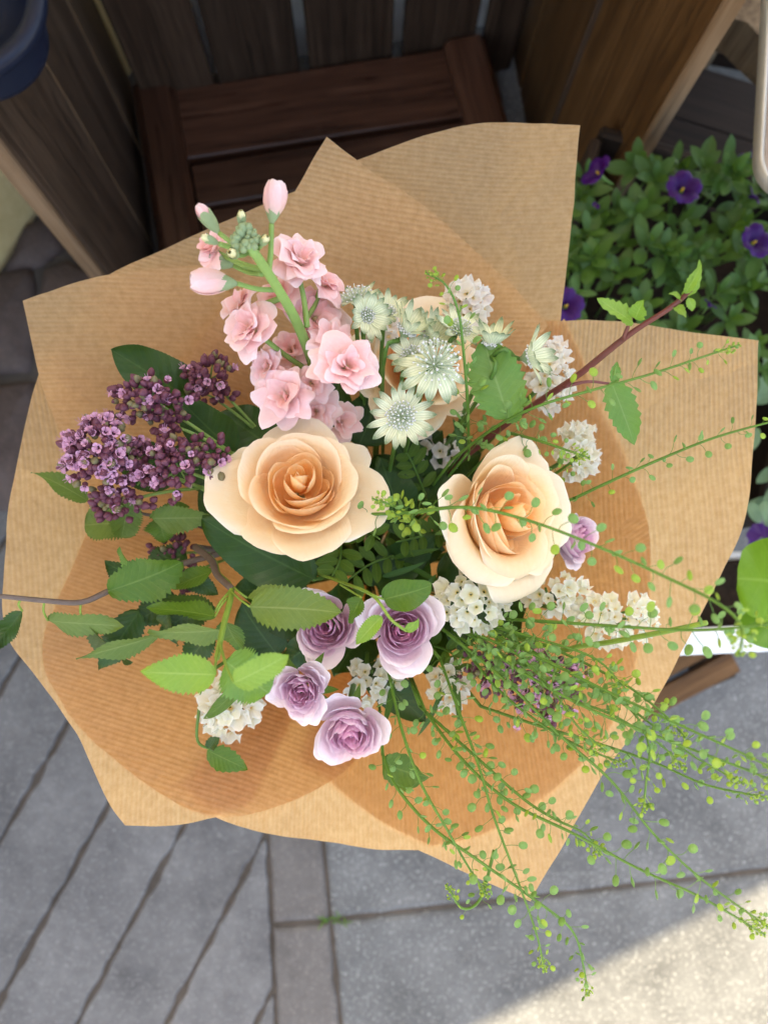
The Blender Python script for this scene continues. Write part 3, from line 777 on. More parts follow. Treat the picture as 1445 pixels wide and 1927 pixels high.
# ------------------------------------------------------------------ petunias
def whorl_leaf_variants(mat, n=5, L=0.028, Wd=0.012, **kw):
    return [leaf_mesh(L * rnd.uniform(.85, 1.15), Wd * rnd.uniform(.85, 1.15), 0.8, 0.7, 6, 1, fold=rnd.uniform(.1, .35), curl=rnd.uniform(.0, .3), mat=mat, **kw) for _ in range(n)]
pet_leaves = whorl_leaf_variants(M['leaf_pet'], 6)
def pet_z(px, py):
    return 0.53 + 0.05 * noise.noise(Vector((px * 0.008, py * 0.008, 0))) + 0.05 * smooth01((py - 300) / 250)
plants = []
plant_defs = [('purple petunia plant at the crate corner by the warm plank screen', (1060, 1240, 285, 500)),
              ('petunia plant with one wide open violet flower facing up', (1215, 1480, 300, 480)),
              ('lush petunia plant filling the crate behind the right paper flap', (1060, 1290, 440, 690)),
              ('petunia plant hanging over beside the zinc trough with violet blooms', (1250, 1480, 420, 700))]
for i, (lab, (x0, x1, y0, y1)) in enumerate(plant_defs):
    cx, cy = (x0 + x1) / 2, (y0 + y1) / 2
    base = W(cx, cy, 0.36)
    pl = thing('petunia_plant', lab, 'petunia', base, 'petunias in the dark crate')
    plants.append(pl)
    ns = 0; cnt = 0
    stems = MB()
    while ns < (19 if i != 3 else 22):
        px, py = rnd.uniform(x0, x1), rnd.uniform(y0, y1)
        if py < 300 + 60 * max(0, (1130 - px) / 60): continue
        ns += 1
        z = pet_z(px, py) + rnd.uniform(-.02, .015)
        top = W(px, py, z); lean = Vector((rnd.uniform(-.5, .5), rnd.uniform(-.6, .3), 1)).normalized()
        bot = Vector((top.x * .6 + base.x * .4, top.y * .6 + base.y * .4, 0.35))
        stems.add(*tube(catmull([bot, (bot + top) / 2 - lean * .01, top], 3), .0014, .0009, 5))
        sc = rnd.uniform(1.0, 1.6); nl_ = rnd.randint(6, 9)
        for k in range(nl_):
            a = k * 2.4 + ns; tier = k / nl_
            el = R(15 + 60 * tier)
            dr = axis_frame((0, 0, 0), lean).to_3x3() @ Vector((math.cos(a) * math.cos(el), math.sin(a) * math.cos(el), math.sin(el)))
            o_ = top - lean * (0.024 * (1 - tier)) 
            Mx = frame(o_, dr, lean) @ Matrix.Scale(sc * (1.15 - .6 * tier), 4)
            lo_ = obj('leaf', pet_leaves[rnd.randrange(6)], pl, Matrix.Translation(-base) @ Mx); cnt += 1
    stems.build('stems', [M['stem']], pl, None, True, base)
def petunia_flower(parent, px, py, z, rpx, axis, spin=0):
    c = W(px, py, z); r = rpx * mpp(z)
    fl = bpy.data.objects.new('flower', None); COL.objects.link(fl); fl.parent = parent
    fl.matrix_basis = parent.matrix_basis.inverted() @ axis_frame(c, axis, spin)
    for k in range(5):
        def fn(u, t):
            a = u * R(37) ; rr = r * (0.12 + 0.88 * t) * (1 - 0.16 * (abs(u) ** 3) * t - 0.10 * math.exp(-(u * 6) ** 2) * t)
            z_ = -0.55 * r * (1 - t) ** 2.2 + 0.10 * r * math.cos(u * 3.14) * t - 0.12 * r * t ** 4 
            return (rr * math.cos(a), rr * math.sin(a), z_)
        v, f, uv = grid(8, 7, fn)
        po = obj('petal', mesh('petal', v, f, uv, True, [M['violet']]), fl, Matrix.Rotation(k * 2 * math.pi / 5, 4, 'Z'))
    MB().add(*tube(catmull([(0, 0, -.5 * r), (0, 0, -.28 * r), (0, 0, -.2 * r)], 3), .09 * r, .05 * r, 6)).build('stamen', [M['yellow']], fl)
    MB().add(*tube(catmull([(0, 0, -.45 * r), (0, 0, -1.0 * r), (0, .1 * r, -1.6 * r)], 3), .13 * r, .05 * r, 6)).build('calyx', [M['stem']], fl)
for i, px, py, z, r_, ax in ((1, 1289, 349, .625, 38, (0, .05, 1)), (0, 1118, 318, .60, 36, (-.75, .3, .5)), (3, 1428, 450, .625, 38, (.25, 0, 1)), (2, 1070, 572, .62, 36, (.15, -.1, 1)), (1, 1412, 283, .58, 26, (-.3, .8, .4)), (1, 1420, 362, .56, 24, (.6, .3, .5)), (3, 1338, 570, .6, 16, (.4, .5, .4)), (2, 1122, 385, .575, 10, (.3, .3, .8))):
    petunia_flower(plants[i], px, py, z, r_, ax, rnd.uniform(0, 6))

# grey green plant and big round leaves in the white planter
dp = W(1500, 850, 0.36)
dl_ = [leaf_mesh(.05, .026, .7, .5, 8, 2, fold=.15, curl=.25, mat=M['leaf_dust']) for _ in range(3)]
dust = thing('grey_leaved_plant', 'grey green soft leaved plant squeezed behind the right paper edge', 'plant', dp)
for i in range(46):
    px, py = rnd.uniform(1385, 1560), rnd.uniform(650, 1020)
    z = 0.50 + rnd.uniform(-.05, .05); c = W(px, py, z); a = rnd.uniform(0, 6.28); el = R(rnd.uniform(5, 45))
    obj('leaf', dl_[i % 3], dust, Matrix.Translation(-dp) @ frame(c, (math.cos(a) * math.cos(el), math.sin(a) * math.cos(el), math.sin(el))) @ Matrix.Scale(rnd.uniform(.6, 1.2), 4))
sm = MB()
for i in range(9):
    c = W(rnd.uniform(1420, 1540), rnd.uniform(680, 1000), .5)
    sm.add(*tube(catmull([dp, (dp + c) / 2 + Vector((0, 0, .03)), c], 4), .003, .0015, 5))
sm.build('stems', [M['stem']], dust, None, True, dp)
dk = W(1520, 1030, 0.44)
dark = thing('dark_leaved_plant', 'dark purple leaved plant peeping out above the white planter', 'plant', dk)
for i in range(16):
    px, py = rnd.uniform(1425, 1530), rnd.uniform(985, 1060); c = W(px, py, .56 + rnd.uniform(-.03, .02)); a = rnd.uniform(0, 6.28)
    obj('leaf', leaf_mesh(.03, .016, .6, .6, 8, 1, fold=.2, curl=.3, wave=.2, seed=i, mat=M['violet'] if i % 2 else M['leaf_dust']), dark, Matrix.Translation(-dk) @ frame(c, (math.cos(a), math.sin(a), .5)))
stem_part(dark, [dk, dk + Vector((-.02, 0, .06)), dk + Vector((-.03, .0, .11))], .003, .002, M['stem'])
rl = W(1560, 1190, 0.46)
rp = thing('round_leaved_plant', 'bright green plant with big rounded leaves growing in the white planter', 'plant', rl)
for (bx, by, tx, ty, wd, z0, z1) in ((1545, 1105, 1388, 1085, 175, .84, .82), (1540, 1180, 1392, 1150, 120, .80, .78), (1600, 1020, 1480, 960, 150, .82, .8)):
    put_leaf(rp, (bx, by, z0), (tx, ty, z1), wd, M['leaf_round'], p=.45, q=.28, fold=.05, curl=.06, wave=.05, n=18, m=5)
    stem_part(rp, [rl, (rl + W(bx, by, z0)) / 2 + Vector((.02, 0, .05)), W(bx, by, z0)], .004, .0025, M['stem'])

# ------------------------------------------------------------------ paper wrap
AXIS = W(700, 1015, 0.95); AX = Vector((AXIS.x, AXIS.y, 0))
TIE = Vector((AX.x, AX.y, 0.62))
def zc(p):
    r = math.hypot(p.x - AX.x, p.y - AX.y)
    return 0.62 + 0.41 * (1 - math.exp(-max(0, r - 0.025) / 0.125))
def Wc(px, py, off=0.0):
    z = 0.98
    for _ in range(12): z = zc(W(px, py, z)) + off
    return W(px, py, z)
def sheet(label, rim, off, sdir, closed_dirs=None, bend=0.0, lift=None):
    """rim: runs of pixels; a run ends in a corner"""
    pts = []
    for run in rim:
        P = [Vector((x, y, 0)) for x, y in run]
        c = catmull(P, 10) if len(P) > 2 else [P[0].lerp(P[1], i / 12) for i in range(13)]
        pts += c if not pts else c[1:]
    rp_ = []
    for p in pts:
        k_ = noise.noise(Vector((p.x * .02, p.y * .02, off * 500))); q = Wc(p.x + 1.5 * k_, p.y + 1.5 * noise.noise(Vector((p.x * .025, p.y * .025, 7))), off); rp_.append(q)
    J = len(rp_); T = 26
    v = []; uv = []; f = []
    for j, q in enumerate(rp_):
        d = Vector((q.x - AX.x, q.y - AX.y, 0)); r1 = d.length; d.normalize(); r0 = 0.022 + off * 0.4
        for i in range(T + 1):
            t = i / T; r = r0 + (r1 - r0) * t
            p = AX + d * r
            z = zc(p) + off * min(1, t * 2.2)
            a = math.atan2(d.y, d.x)
            z += 0.0035 * t * t * math.sin(a * 8 + 1.0) + 0.001 * t * t * math.sin(a * 19) + 0.007 * t * t * (abs(noise.noise(Vector((p.x * 7, p.y * 7, 4)))) - .2) + 0.0014 * noise.noise(Vector((p.x * 22, p.y * 22, 3))) * t
            p = Vector((p.x, p.y, z)); v.append(p); uv.append((p.dot(Vector((sdir[1], -sdir[0], 0))) , p.x * sdir[0] + p.y * sdir[1]))
    for j in range(J - 1):
        for i in range(T):
            a = j * (T + 1) + i; f.append((a, a + 1, a + T + 2, a + T + 1))
    o = MB().add(v, f, uv).build('kraft_paper_sheet', [M['paper']], None, Matrix.Translation(TIE), True, TIE)
    tag(o, label, 'wrapping paper', 'brown paper sheets of the bouquet wrap')
    return o
# the direction given is the one across the stripes
sheet('ribbed brown paper sheet standing tall at the back against the low bench', [[(150, 620), (200, 525), (330, 455), (480, 385), (580, 352), (700, 292), (860, 235), (960, 220), (1092, 233)], [(1092, 233), (1075, 420), (1050, 640)]], 0.000, (0.08, 1))
sheet('long brown paper sheet on the right reaching round to the pointed lower corner', [[(1000, 612), (1025, 605), (1200, 608), (1432, 637)], [(1432, 637), (1428, 740), (1415, 870), (1390, 1000), (1330, 1130), (1250, 1290), (1130, 1460), (1060, 1600), (1000, 1700)], [(1000, 1700), (900, 1652), (785, 1597)], [(785, 1597), (720, 1597), (650, 1590), (520, 1575), (405, 1540), (340, 1480)]], 0.003, (1, 0.03))
sheet('light brown inner paper sheet ending in a curve on the right side', [[(1060, 600), (1130, 750), (1195, 900), (1222, 1050), (1215, 1180), (1180, 1300), (1110, 1420), (1020, 1510), (920, 1568), (810, 1593)], [(810, 1593), (720, 1548), (610, 1472), (560, 1440)]], 0.0016, (0.6, -0.8))
sheet('brown paper sheet round the left side with pointed lower left corner', [[(110, 640), (70, 700), (30, 850), (12, 1050), (10, 1180), (42, 1245), (90, 1312)], [(90, 1312), (150, 1395), (200, 1500), (238, 1551)], [(238, 1551), (320, 1553), (405, 1540), (470, 1515)]], 0.006, (1, 0.12))
sheet('brown paper sheet sweeping along the lower left with curved edge', [[(175, 980), (110, 1130), (82, 1200), (82, 1270), (123, 1345)], [(123, 1345), (190, 1410), (300, 1490), (405, 1540), (520, 1520), (625, 1470), (700, 1400)]], 0.0076, (0.35, 0.94))
sheet('brown paper flap with sharp upper left corner behind the oregano', [[(440, 560), (400, 505), (340, 500), (240, 512), (130, 540), (45, 567)], [(45, 567), (70, 705), (110, 810), (150, 900), (175, 1000)]], 0.024, (-0.15, 1))
sheet('folded triangular brown paper flap rising behind the pink stock flowers', [[(320, 730), (420, 575), (480, 475), (550, 368), (615, 263)], [(615, 263), (690, 318), (800, 390), (930, 500), (1030, 612)]], 0.034, (0.15, 1))

# vase that carries the bouquet
va = thing('zinc_vase', 'tall zinc flower vase carrying the bouquet', 'vase', (AX.x, AX.y, 0))
MB().add(*lathe([(0, .004), (.070, .004), (.072, .0), (.074, .01), (.060, .56), (.064, .565), (.064, .572), (.058, .572), (.056, .56), (.066, .02), (0, .02)])).build('body', [M['zinc']], va)

# ------------------------------------------------------------------ flowers
def to_tie(c, k=0.5):
    """way from a flower head down to the tie and on into the vase"""
    d = Vector((c.x - AX.x, c.y - AX.y, 0)); m = TIE + d * 0.10
    mid = Vector((AX.x + d.x * 0.55, AX.y + d.y * 0.55, 0.62 + (c.z - 0.62) * 0.42))
    foot = Vector((AX.x - d.x * 0.08, AX.y - d.y * 0.08, 0.30))
    return [mid, m, foot]
def petal_mesh(L, Wd, phis, r0, z0, theta, spiral=0.0, ruffle=0.0, rf=7.0, seed=0.0, mat=None, nu=10, nv=12, point=0.0, edge=0.0, rmin=0.2, stops=(0, .3, .62, .85, 1), rb=0.0, drop=0.20):
    prof = []; r = r0; z = z0; K = 24
    for i in range(K + 1):
        s = i / K; prof.append((r, z))
        ph = R(interp(stops, phis, s)); r += L / K * math.sin(ph); z += L / K * math.cos(ph)
    def fn(u, t):
        a = abs(u)
        s = t * (1 - drop * a ** 2.2 + point * (1 - a) * 0.25)
        s = max(0, s)
        x = min(K - 1e-6, s * K); i = int(x); fr = x - i
        if i >= K: i = K - 1; fr = 1
        rr = prof[i][0] + (prof[i + 1][0] - prof[i][0]) * fr; zz = prof[i][1] + (prof[i + 1][1] - prof[i][1]) * fr
        ws = 0.38 + 0.62 * smooth01(t / 0.6) - 0.10 * max(0, (t - 0.8) / 0.2) ** 2
        hw = 0.5 * Wd * ws
        ang = theta + u * hw / max(rr, Wd * rmin)
        rr += spiral * u * Wd * 0.12 + edge * max(0, a - 0.7) * Wd * t
        rr += ruffle * math.sin(u * rf + seed) * t ** 3
        zz += ruffle * 0.8 * math.cos(u * rf * 1.3 + seed * 2) * t ** 3
        nz_ = noise.noise(Vector((u * 2.6 + seed * 3.7, t * 2.0, seed))) * L * 0.035 * t ** 3
        rr += nz_; zz += nz_ * 0.7 + noise.noise(Vector((u * 9 + seed, seed, 2))) * L * 0.008 * t ** 6
        if rb and t > 0.6:
            q = ((t - 0.6) / 0.4) ** 2 * max(0, a - 0.25) ** 1.5
            zz -= rb * L * q; rr += rb * L * 0.25 * q
        return (rr * math.cos(ang), rr * math.sin(ang), zz)
    v, f, uv = grid(nu, nv, fn)
    return mesh('petal', v, f, uv, True, [mat])
def add_petal(parent, fl_inv, Mx, me, shade, name='petal'):
    o = obj(name, me, parent, fl_inv @ Mx); o.color = (shade, shade, shade, 1); return o

def sepals(parent, Mx, r, n=5, L=0.02, Wd=0.007, mat=None, down=100, z=0.0):
    for k in range(n):
        me = leaf_mesh(L, Wd, .4, 1.0, 6, 1, fold=.3, curl=.2, mat=mat or M['leaf_mid'])
        a = k * 2 * math.pi / n + .3
        el = R(90 - down)
        fr = frame((math.cos(a) * r, math.sin(a) * r, z), (math.cos(a) * math.cos(el), math.sin(a) * math.cos(el), math.sin(el)))
        obj('sepal', me, parent, parent.matrix_basis.inverted() @ Mx @ fr)

def peach_rose(label, px, py, z, scale, axis, spin, outer):
    c = W(px, py, z); mm = 0.001 * scale
    axv = Vector(axis).normalized()
    t = thing('peach_rose', label, 'rose', c, 'peach roses in the bouquet')
    Mx = axis_frame(c - axv * 26 * mm, axv, spin); inv = t.matrix_basis.inverted()
    rows = [(2, .5, 17, 19, 8, (12, 6, -8, -18, -24), .9, 0), (3, 1.8, 13, 23, 17, (22, 16, 0, -12, -16), .9, 0), (3, 3.2, 9, 26, 28, (36, 28, 2, -10, -8), .8, .05), (4, 5.0, 4, 29.5, 42, (50, 38, 6, -6, 10), .7, .14), (3, 6.8, -1, 34, 56, (58, 44, 12, 4, 40), .5, .28)]
    n = 0
    for (cnt, r0, z0, L, Wd, phis, sp, sh) in rows:
        for k in range(cnt):
            th = k * 2 * math.pi / cnt + n * 0.7 + rnd.uniform(-.35, .35); n += 1; tl = rnd.uniform(-5, 5)
            ph = [a + tl + rnd.uniform(-3, 3) for a in phis]
            me = petal_mesh(L * mm * rnd.uniform(.96, 1.03), Wd * mm, ph, r0 * mm, z0 * mm, th, sp, 0.25 * mm, 5, n, M['peach'], 14, 14, .0, 0, .2, (0, .3, .62, .85, 1), .06, .42)
            add_petal(t, inv, Mx, me, sh)
    for (deg, L, Wd, phis, r0, z0, sp, ruf, sh, point) in outer:
        th = R(deg) - spin
        me = petal_mesh(L * mm, Wd * mm, phis, r0 * mm, z0 * mm, th, sp, ruf * mm, 4.2, deg, M['peach'], 16, 18, point, 0.0, 0.30, (0, .25, .5, .74, 1) if phis[4] > 140 else (0, .3, .62, .85, 1), .12 if phis[4] < 140 else 0)
        add_petal(t, inv, Mx, me, sh)
    sepals(t, Mx, .006, 5, .026, .009, M['leaf_mid'], 115, -.004)
    stem_part(t, [c - axv * 28 * mm, c - axv * 45 * mm] + to_tie(c), .0032, .0028, M['stem'])
    return t
CUP = (58, 40, 14, 26, 62); GUARD = (72, 64, 56, 66, 92)
peach_rose('large open peach rose facing up beside the purple oregano', 560, 902, 1.065, .97, (0.02, 0.27, 0.96), 0.4, [
    (52, 44, 62, (60, 42, 22, 20, 34), 7, -3, .25, .5, .42, .0), (118, 44, 56, (62, 46, 30, 34, 60), 7, -4, .2, .8, .62, .0),
    (185, 43, 60, (60, 44, 26, 36, 75), 7, -4, .2, .8, .60, .0), (262, 40, 66, (60, 44, 20, 34, 105), 7, -4, .1, .7, .62, .1),
    (300, 40, 50, (58, 40, 10, 14, 60), 7, -3, .3, .6, .42, .0), (330, 43, 54, (64, 50, 36, 40, 60), 7, -5, .2, .8, .55, .0), (230, 41, 48, (60, 46, 30, 46, 95), 7, -4, .2, .8, .6, .0),
    (8, 55, 58, (74, 66, 58, 62, 80), 6, -6, .1, 1.0, .85, .35), (335, 46, 44, (76, 70, 66, 80, 118), 6, -7, .1, 1.0, .95, .2),
    (274, 48, 60, (74, 66, 60, 66, 88), 6, -7, .1, 1.4, .85, .0), (222, 47, 42, (76, 70, 68, 82, 120), 6, -7, .1, 1.4, 1.0, .0),
    (172, 54, 60, (74, 66, 60, 66, 84), 6, -7, .1, 1.0, 1.0, .25), (110, 48, 52, (74, 62, 50, 58, 80), 6, -6, .1, 1.0, .8, .1), (60, 44, 46, (72, 64, 58, 60, 70), 6, -7, .1, 1.0, .8, 0)])
ROLL = (58, 44, 16, 70, 165)
peach_rose('peach rose tilted to the right with rolled pale outer petals behind a cress sprig', 972, 964, 1.065, 1.06, (0.50, 0.06, 0.86), 0.2, [
    (40, 41, 56, (58, 40, 16, 18, 40), 7, -3, .25, .5, .42, .0), (100, 42, 54, (60, 42, 18, 30, 70), 7, -4, .2, .6, .6, .0),
    (0, 42, 56, (60, 42, 20, 24, 50), 7, -4, .2, .6, .55, .0), (300, 43, 56, (60, 42, 16, 26, 70), 7, -4, .2, .6, .5, .0),
    (178, 47, 62, (58, 40, 14, 90, 215), 7, -4, .1, .4, .6, .0), (128, 52, 60, (64, 48, 24, 95, 220), 7, -5, .1, .4, .8, .0),
    (195, 58, 58, (70, 60, 40, 110, 235), 6, -7, .1, .5, 1.0, .0), (245, 52, 66, (62, 48, 22, 90, 205), 7, -5, .1, .5, .7, .0),
    (275, 52, 62, (70, 60, 46, 66, 110), 6, -7, .1, .8, .9, .3), (85, 46, 52, (70, 60, 44, 60, 110), 6, -6, .1, .8, .9, .2), (320, 50, 50, (70, 62, 50, 60, 95), 6, -7, .1, .9, .85, .4)])
peach_rose('peach rose set deeper behind the pale astrantia flowers', 795, 672, 1.005, 1.04, (0.05, 0.10, 1), 1.1, [
    (60, 42, 58, (60, 42, 20, 20, 40), 7, -3, .25, .5, .42, .0), (150, 44, 58, (60, 46, 26, 34, 70), 7, -4, .2, .6, .6, .0),
    (240, 42, 60, (60, 44, 24, 34, 80), 7, -4, .2, .6, .6, .0), (330, 42, 58, (60, 44, 24, 34, 80), 7, -4, .2, .6, .6, .0),
    (20, 50, 58, GUARD, 6, -6, .1, 1, .9, .2), (100, 50, 58, GUARD, 6, -6, .1, 1, .9, .2), (190, 50, 58, GUARD, 6, -6, .1, 1, .9, .2), (280, 50, 58, GUARD, 6, -6, .1, 1, .9, .2)])

def lilac_rose(label, px, py, z, rpx, axis, spin, frill=0.6, openness=1.0):
    c = W(px, py, z); mm = rpx * mpp(z) / 25.0
    axv = Vector(axis).normalized()
    t = thing('lilac_rose', label, 'rose', c, 'lilac spray roses in the bouquet')
    Mx = axis_frame(c - axv * 17 * mm, axv, spin); inv = t.matrix_basis.inverted()
    n = 0
    for k in range(16):                                     # quartered heart of folded petals
        th = k * 2.4; rr = 0.5 + 0.46 * k * openness
        me = petal_mesh(rnd.uniform(14, 17) * mm, rnd.uniform(12, 17) * mm, (20, 12, rnd.uniform(-4, 14), rnd.uniform(-20, 14), rnd.uniform(-35, 15)), rr * mm, (3.5 + rnd.uniform(0, 1.2)) * mm, th, rnd.uniform(-1.4, 1.4), frill * .6 * mm, 6, k, M['lilac'], 10, 10, 0, 0, .2, (0, .3, .62, .85, 1), 0, .34)
        add_petal(t, inv, Mx, me, 0.02 * k)
    for cnt, r0, z0, L, Wd, phis, sh in ((5, 5.5, 1.5, 18.5, 22, (42, 28, 2, -4, 6), .38), (5, 6.5, 0, 20.5, 27, (52, 36, 8, 6, 26), .6), (5, 7.0, -1.5, 22.5, 29, (62, 46, 20, 24, 62), .82), (5, 6, -3, 24.5, 28, (74, 60, 44, 52, 92), 1.0)):
        for k in range(cnt):
            th = k * 2 * math.pi / cnt + n * 0.9 + rnd.uniform(-.2, .2); n += 1
            me = petal_mesh(L * mm * rnd.uniform(.93, 1.06), Wd * mm, [a + rnd.uniform(-5, 5) for a in phis], r0 * mm, z0 * mm, th, .3, frill * mm, 6, n * 1.3, M['lilac'], 12, 10, .1)
            add_petal(t, inv, Mx, me, sh)
    sepals(t, Mx, .004, 5, .020, .006, M['leaf_mid'], 110, -.003)
    stem_part(t, [c - axv * 20 * mm, c - axv * 34 * mm] + to_tie(c), .0022, .0022, M['stem'])
lilac_rose('lilac spray rose half hidden under a pale green birch leaf', 612, 1180, 1.035, 78, (-.12, -.05, 1), 0.3, .5)
lilac_rose('lilac spray rose with a small leaf twig lying across its heart', 757, 1186, 1.055, 84, (.03, -.06, 1), 1.2, .3)
lilac_rose('small frilly lilac spray rose with deep pink heart', 564, 1306, 1.06, 62, (-.05, -.20, 1), 2.2, 1.1)
lilac_rose('lilac spray rose nodding outwards over the brown paper', 657, 1390, 1.04, 76, (.02, -.40, .9), 0.9, .8, 1.1)
lilac_rose('dim lilac spray rose tucked behind the tilted peach rose', 1098, 1012, .995, 62, (.6, -.1, .8), 0.1, .5)

# ---- stock: one stem with pink double florets and buds
stk = W(592, 740, 1.0)
stock = thing('pink_stock', 'pink double stock stem leaning back with buds at its tip', 'stock flower', stk)
stem_pts = [W(606, 800, .93), W(592, 700, 1.03), W(560, 610, 1.085), (W(515, 530, 1.12)), W(470, 462, 1.145)]
stem_part(stock, to_tie(stem_pts[0])[::-1] + stem_pts, .0042, .0024, M['stem_pale'], n=10)
sinv = stock.matrix_basis.inverted()
def floret(px, py, z, rpx, axis, n=15, joint=None, centre=True):
    c = W(px, py, z); mm = rpx * mpp(z) / 18.2; axv = Vector(axis).normalized()
    e = bpy.data.objects.new('floret', None); COL.objects.link(e); e.parent = stock
    e.matrix_basis = sinv @ axis_frame(c - axv * 5 * mm, axv, rnd.uniform(0, 6))
    fb = rnd.uniform(-.35, .2)
    for k in range(n):
        tier = k / n
        th = k * 2.4 + rnd.uniform(-.5, .5)
        L = (26 - 10 * tier) * mm * rnd.uniform(.8, 1.2)
        lean = 98 - 74 * tier + rnd.uniform(-16, 16)
        ph = [lean * .35, lean * .75, lean, lean + rnd.uniform(-10, 50), lean + rnd.uniform(-50, 90)]
        me = petal_mesh(L, (26 - 8 * tier) * mm * rnd.uniform(.8, 1.2), ph, 1.0 * mm, (tier * 3.5) * mm, th, rnd.uniform(-.9, .9), rnd.uniform(.8, 2.6) * mm, rnd.uniform(2.5, 5), k + px, M['pink'], 11, 9, rnd.uniform(-.7, -.3), 0, .32, (0, .3, .62, .85, 1), rnd.uniform(-.1, .3), .12)
        o = obj('petal', me, e); s = min(1, max(0, .5 + .5 * (1 - tier) + fb + rnd.uniform(-.3, .2))); o.color = (s, s, s, 1)
    if centre:
        for k in range(5):
            me = petal_mesh(8 * mm, 5 * mm, (6, 4, -8, -18, -25), .8 * mm, 2.5 * mm, k * 1.3, .3, .1 * mm, 5, k, M['cream'], 6, 6)
            obj('inner_bud', me, e).color = (.3, .3, .3, 1)
    if joint: stem_part(stock, [joint, (joint + c) / 2 + Vector((0, 0, -.004)), c - axv * 4 * mm], .0018, .0014, M['stem_pale'], 'pedicel')
for fx, fy, fz, fr_, fa, fn_, jt in (
    (478, 622, 1.09, 54, (-.45, .1, .85), 15, (585, 700, 1.035)), (563, 497, 1.09, 54, (.35, .35, .8), 16, (578, 615, 1.08)), (590, 600, 1.06, 52, (.5, -.05, .85), 14, (590, 690, 1.03)),
    (650, 692, 1.09, 58, (.28, -.05, .95), 16, (594, 730, 1.02)), (540, 745, 1.06, 56, (-.35, -.25, .9), 15, (596, 740, 1.0)), (405, 470, 1.105, 40, (-.5, .25, .7), 10, (500, 510, 1.12)),
    (640, 792, 1.01, 40, (.5, -.1, .8), 10, (602, 790, .95)), (525, 560, 1.07, 42, (-.4, .3, .8), 11, None), (608, 535, 1.07, 40, (.6, .4, .7), 11, (575, 600, 1.07)), (455, 575, 1.08, 38, (-.6, .3, .7), 10, (530, 560, 1.1)),
    (505, 690, 1.06, 40, (-.6, -.2, .8), 11, None), (625, 645, 1.065, 42, (.5, .2, .8), 11, None), (595, 775, 1.03, 40, (.0, -.4, 1), 10, None), (548, 660, 1.045, 42, (-.2, 0, 1), 11, None), (585, 720, 1.05, 38, (.1, -.2, 1), 10, None)):
    floret(fx, fy, fz, fr_, fa, fn_, W(*jt) if jt else None, fr_ > 50)
def stock_bud(px, py, z, Lpx, axis, joint, open_=0.0, green=False, nm='bud'):
    """closed bud: overlapping petals in a cup of sepals, base at pixel"""
    c = W(px, py, z); mm = Lpx * mpp(z) / 20.0; axv = Vector(axis).normalized()
    e = bpy.data.objects.new(nm, None); COL.objects.link(e); e.parent = stock
    e.matrix_basis = sinv @ axis_frame(c, axv, rnd.uniform(0, 6))
    for k in range(5):
        me = petal_mesh(22 * mm, 14 * mm, (26 + open_, 14 + open_, 0, -22, -45 + open_), .8 * mm, 1.5 * mm, k * 1.257, .35, .2 * mm, 5, k, M['cream'] if green else M['pink'], 8, 9)
        o = obj('petal', me, e); s = rnd.uniform(.6, 1); o.color = (s, s, s, 1)
    for k in range(4):
        me = petal_mesh((18 if green else 17) * mm, 9 * mm, (34, 22, 6, 0, 14), 1.0 * mm, 0, k * 1.571 + .4, 0, 0, 5, k, M['sepal'], 6, 6, .3)
        obj('sepal', me, e)
    if joint is not None: stem_part(stock, [joint, (joint + c) / 2 + Vector((0, 0, -.003)), c], .0016, .0013, M['stem_pale'], 'pedicel')
stock_bud(511, 420, 1.135, 74, (.16, .95, .35), W(505, 515, 1.125), 12)
stock_bud(412, 438, 1.13, 58, (-.6, .7, .4), W(480, 480, 1.135), 0)
stock_bud(446, 533, 1.12, 82, (-.97, -.05, .25), W(520, 545, 1.11), 10)
stock_bud(440, 500, 1.10, 62, (-.9, .15, .3), W(495, 515, 1.12), 6)
for (x, y, L, a) in ((455, 428, 34, (.1, .5, .9)), (448, 480, 40, (-.2, -.3, .9)), (490, 462, 34, (.5, .1, .9)), (412, 458, 34, (-.8, .1, .6))):
    stock_bud(x, y, 1.14, L, a, W(470, 465, 1.135), 0, True)
tipb = MB()
for k in range(22):
    a = k * 2.4; rr = 20 * math.sqrt(k / 22) * mpp(1.14); p0 = W(462, 450, 1.143)
    v, f, uv = lathe([(0, 0), (.0016, .001), (.0021, .003), (.0014, .005), (0, .0056)], 7)
    Mx = axis_frame(p0 + Vector((rr * math.cos(a), rr * math.sin(a), -rr * .3)), (math.cos(a) * .6, math.sin(a) * .6, 1), 0, rnd.uniform(.7, 1.2))
    tipb.add([Mx @ Vector(q) for q in v], f, uv)
tb = tipb.build('tip_buds', [M['sepal']], stock, None, True, stk); tb['kind'] = 'stuff'

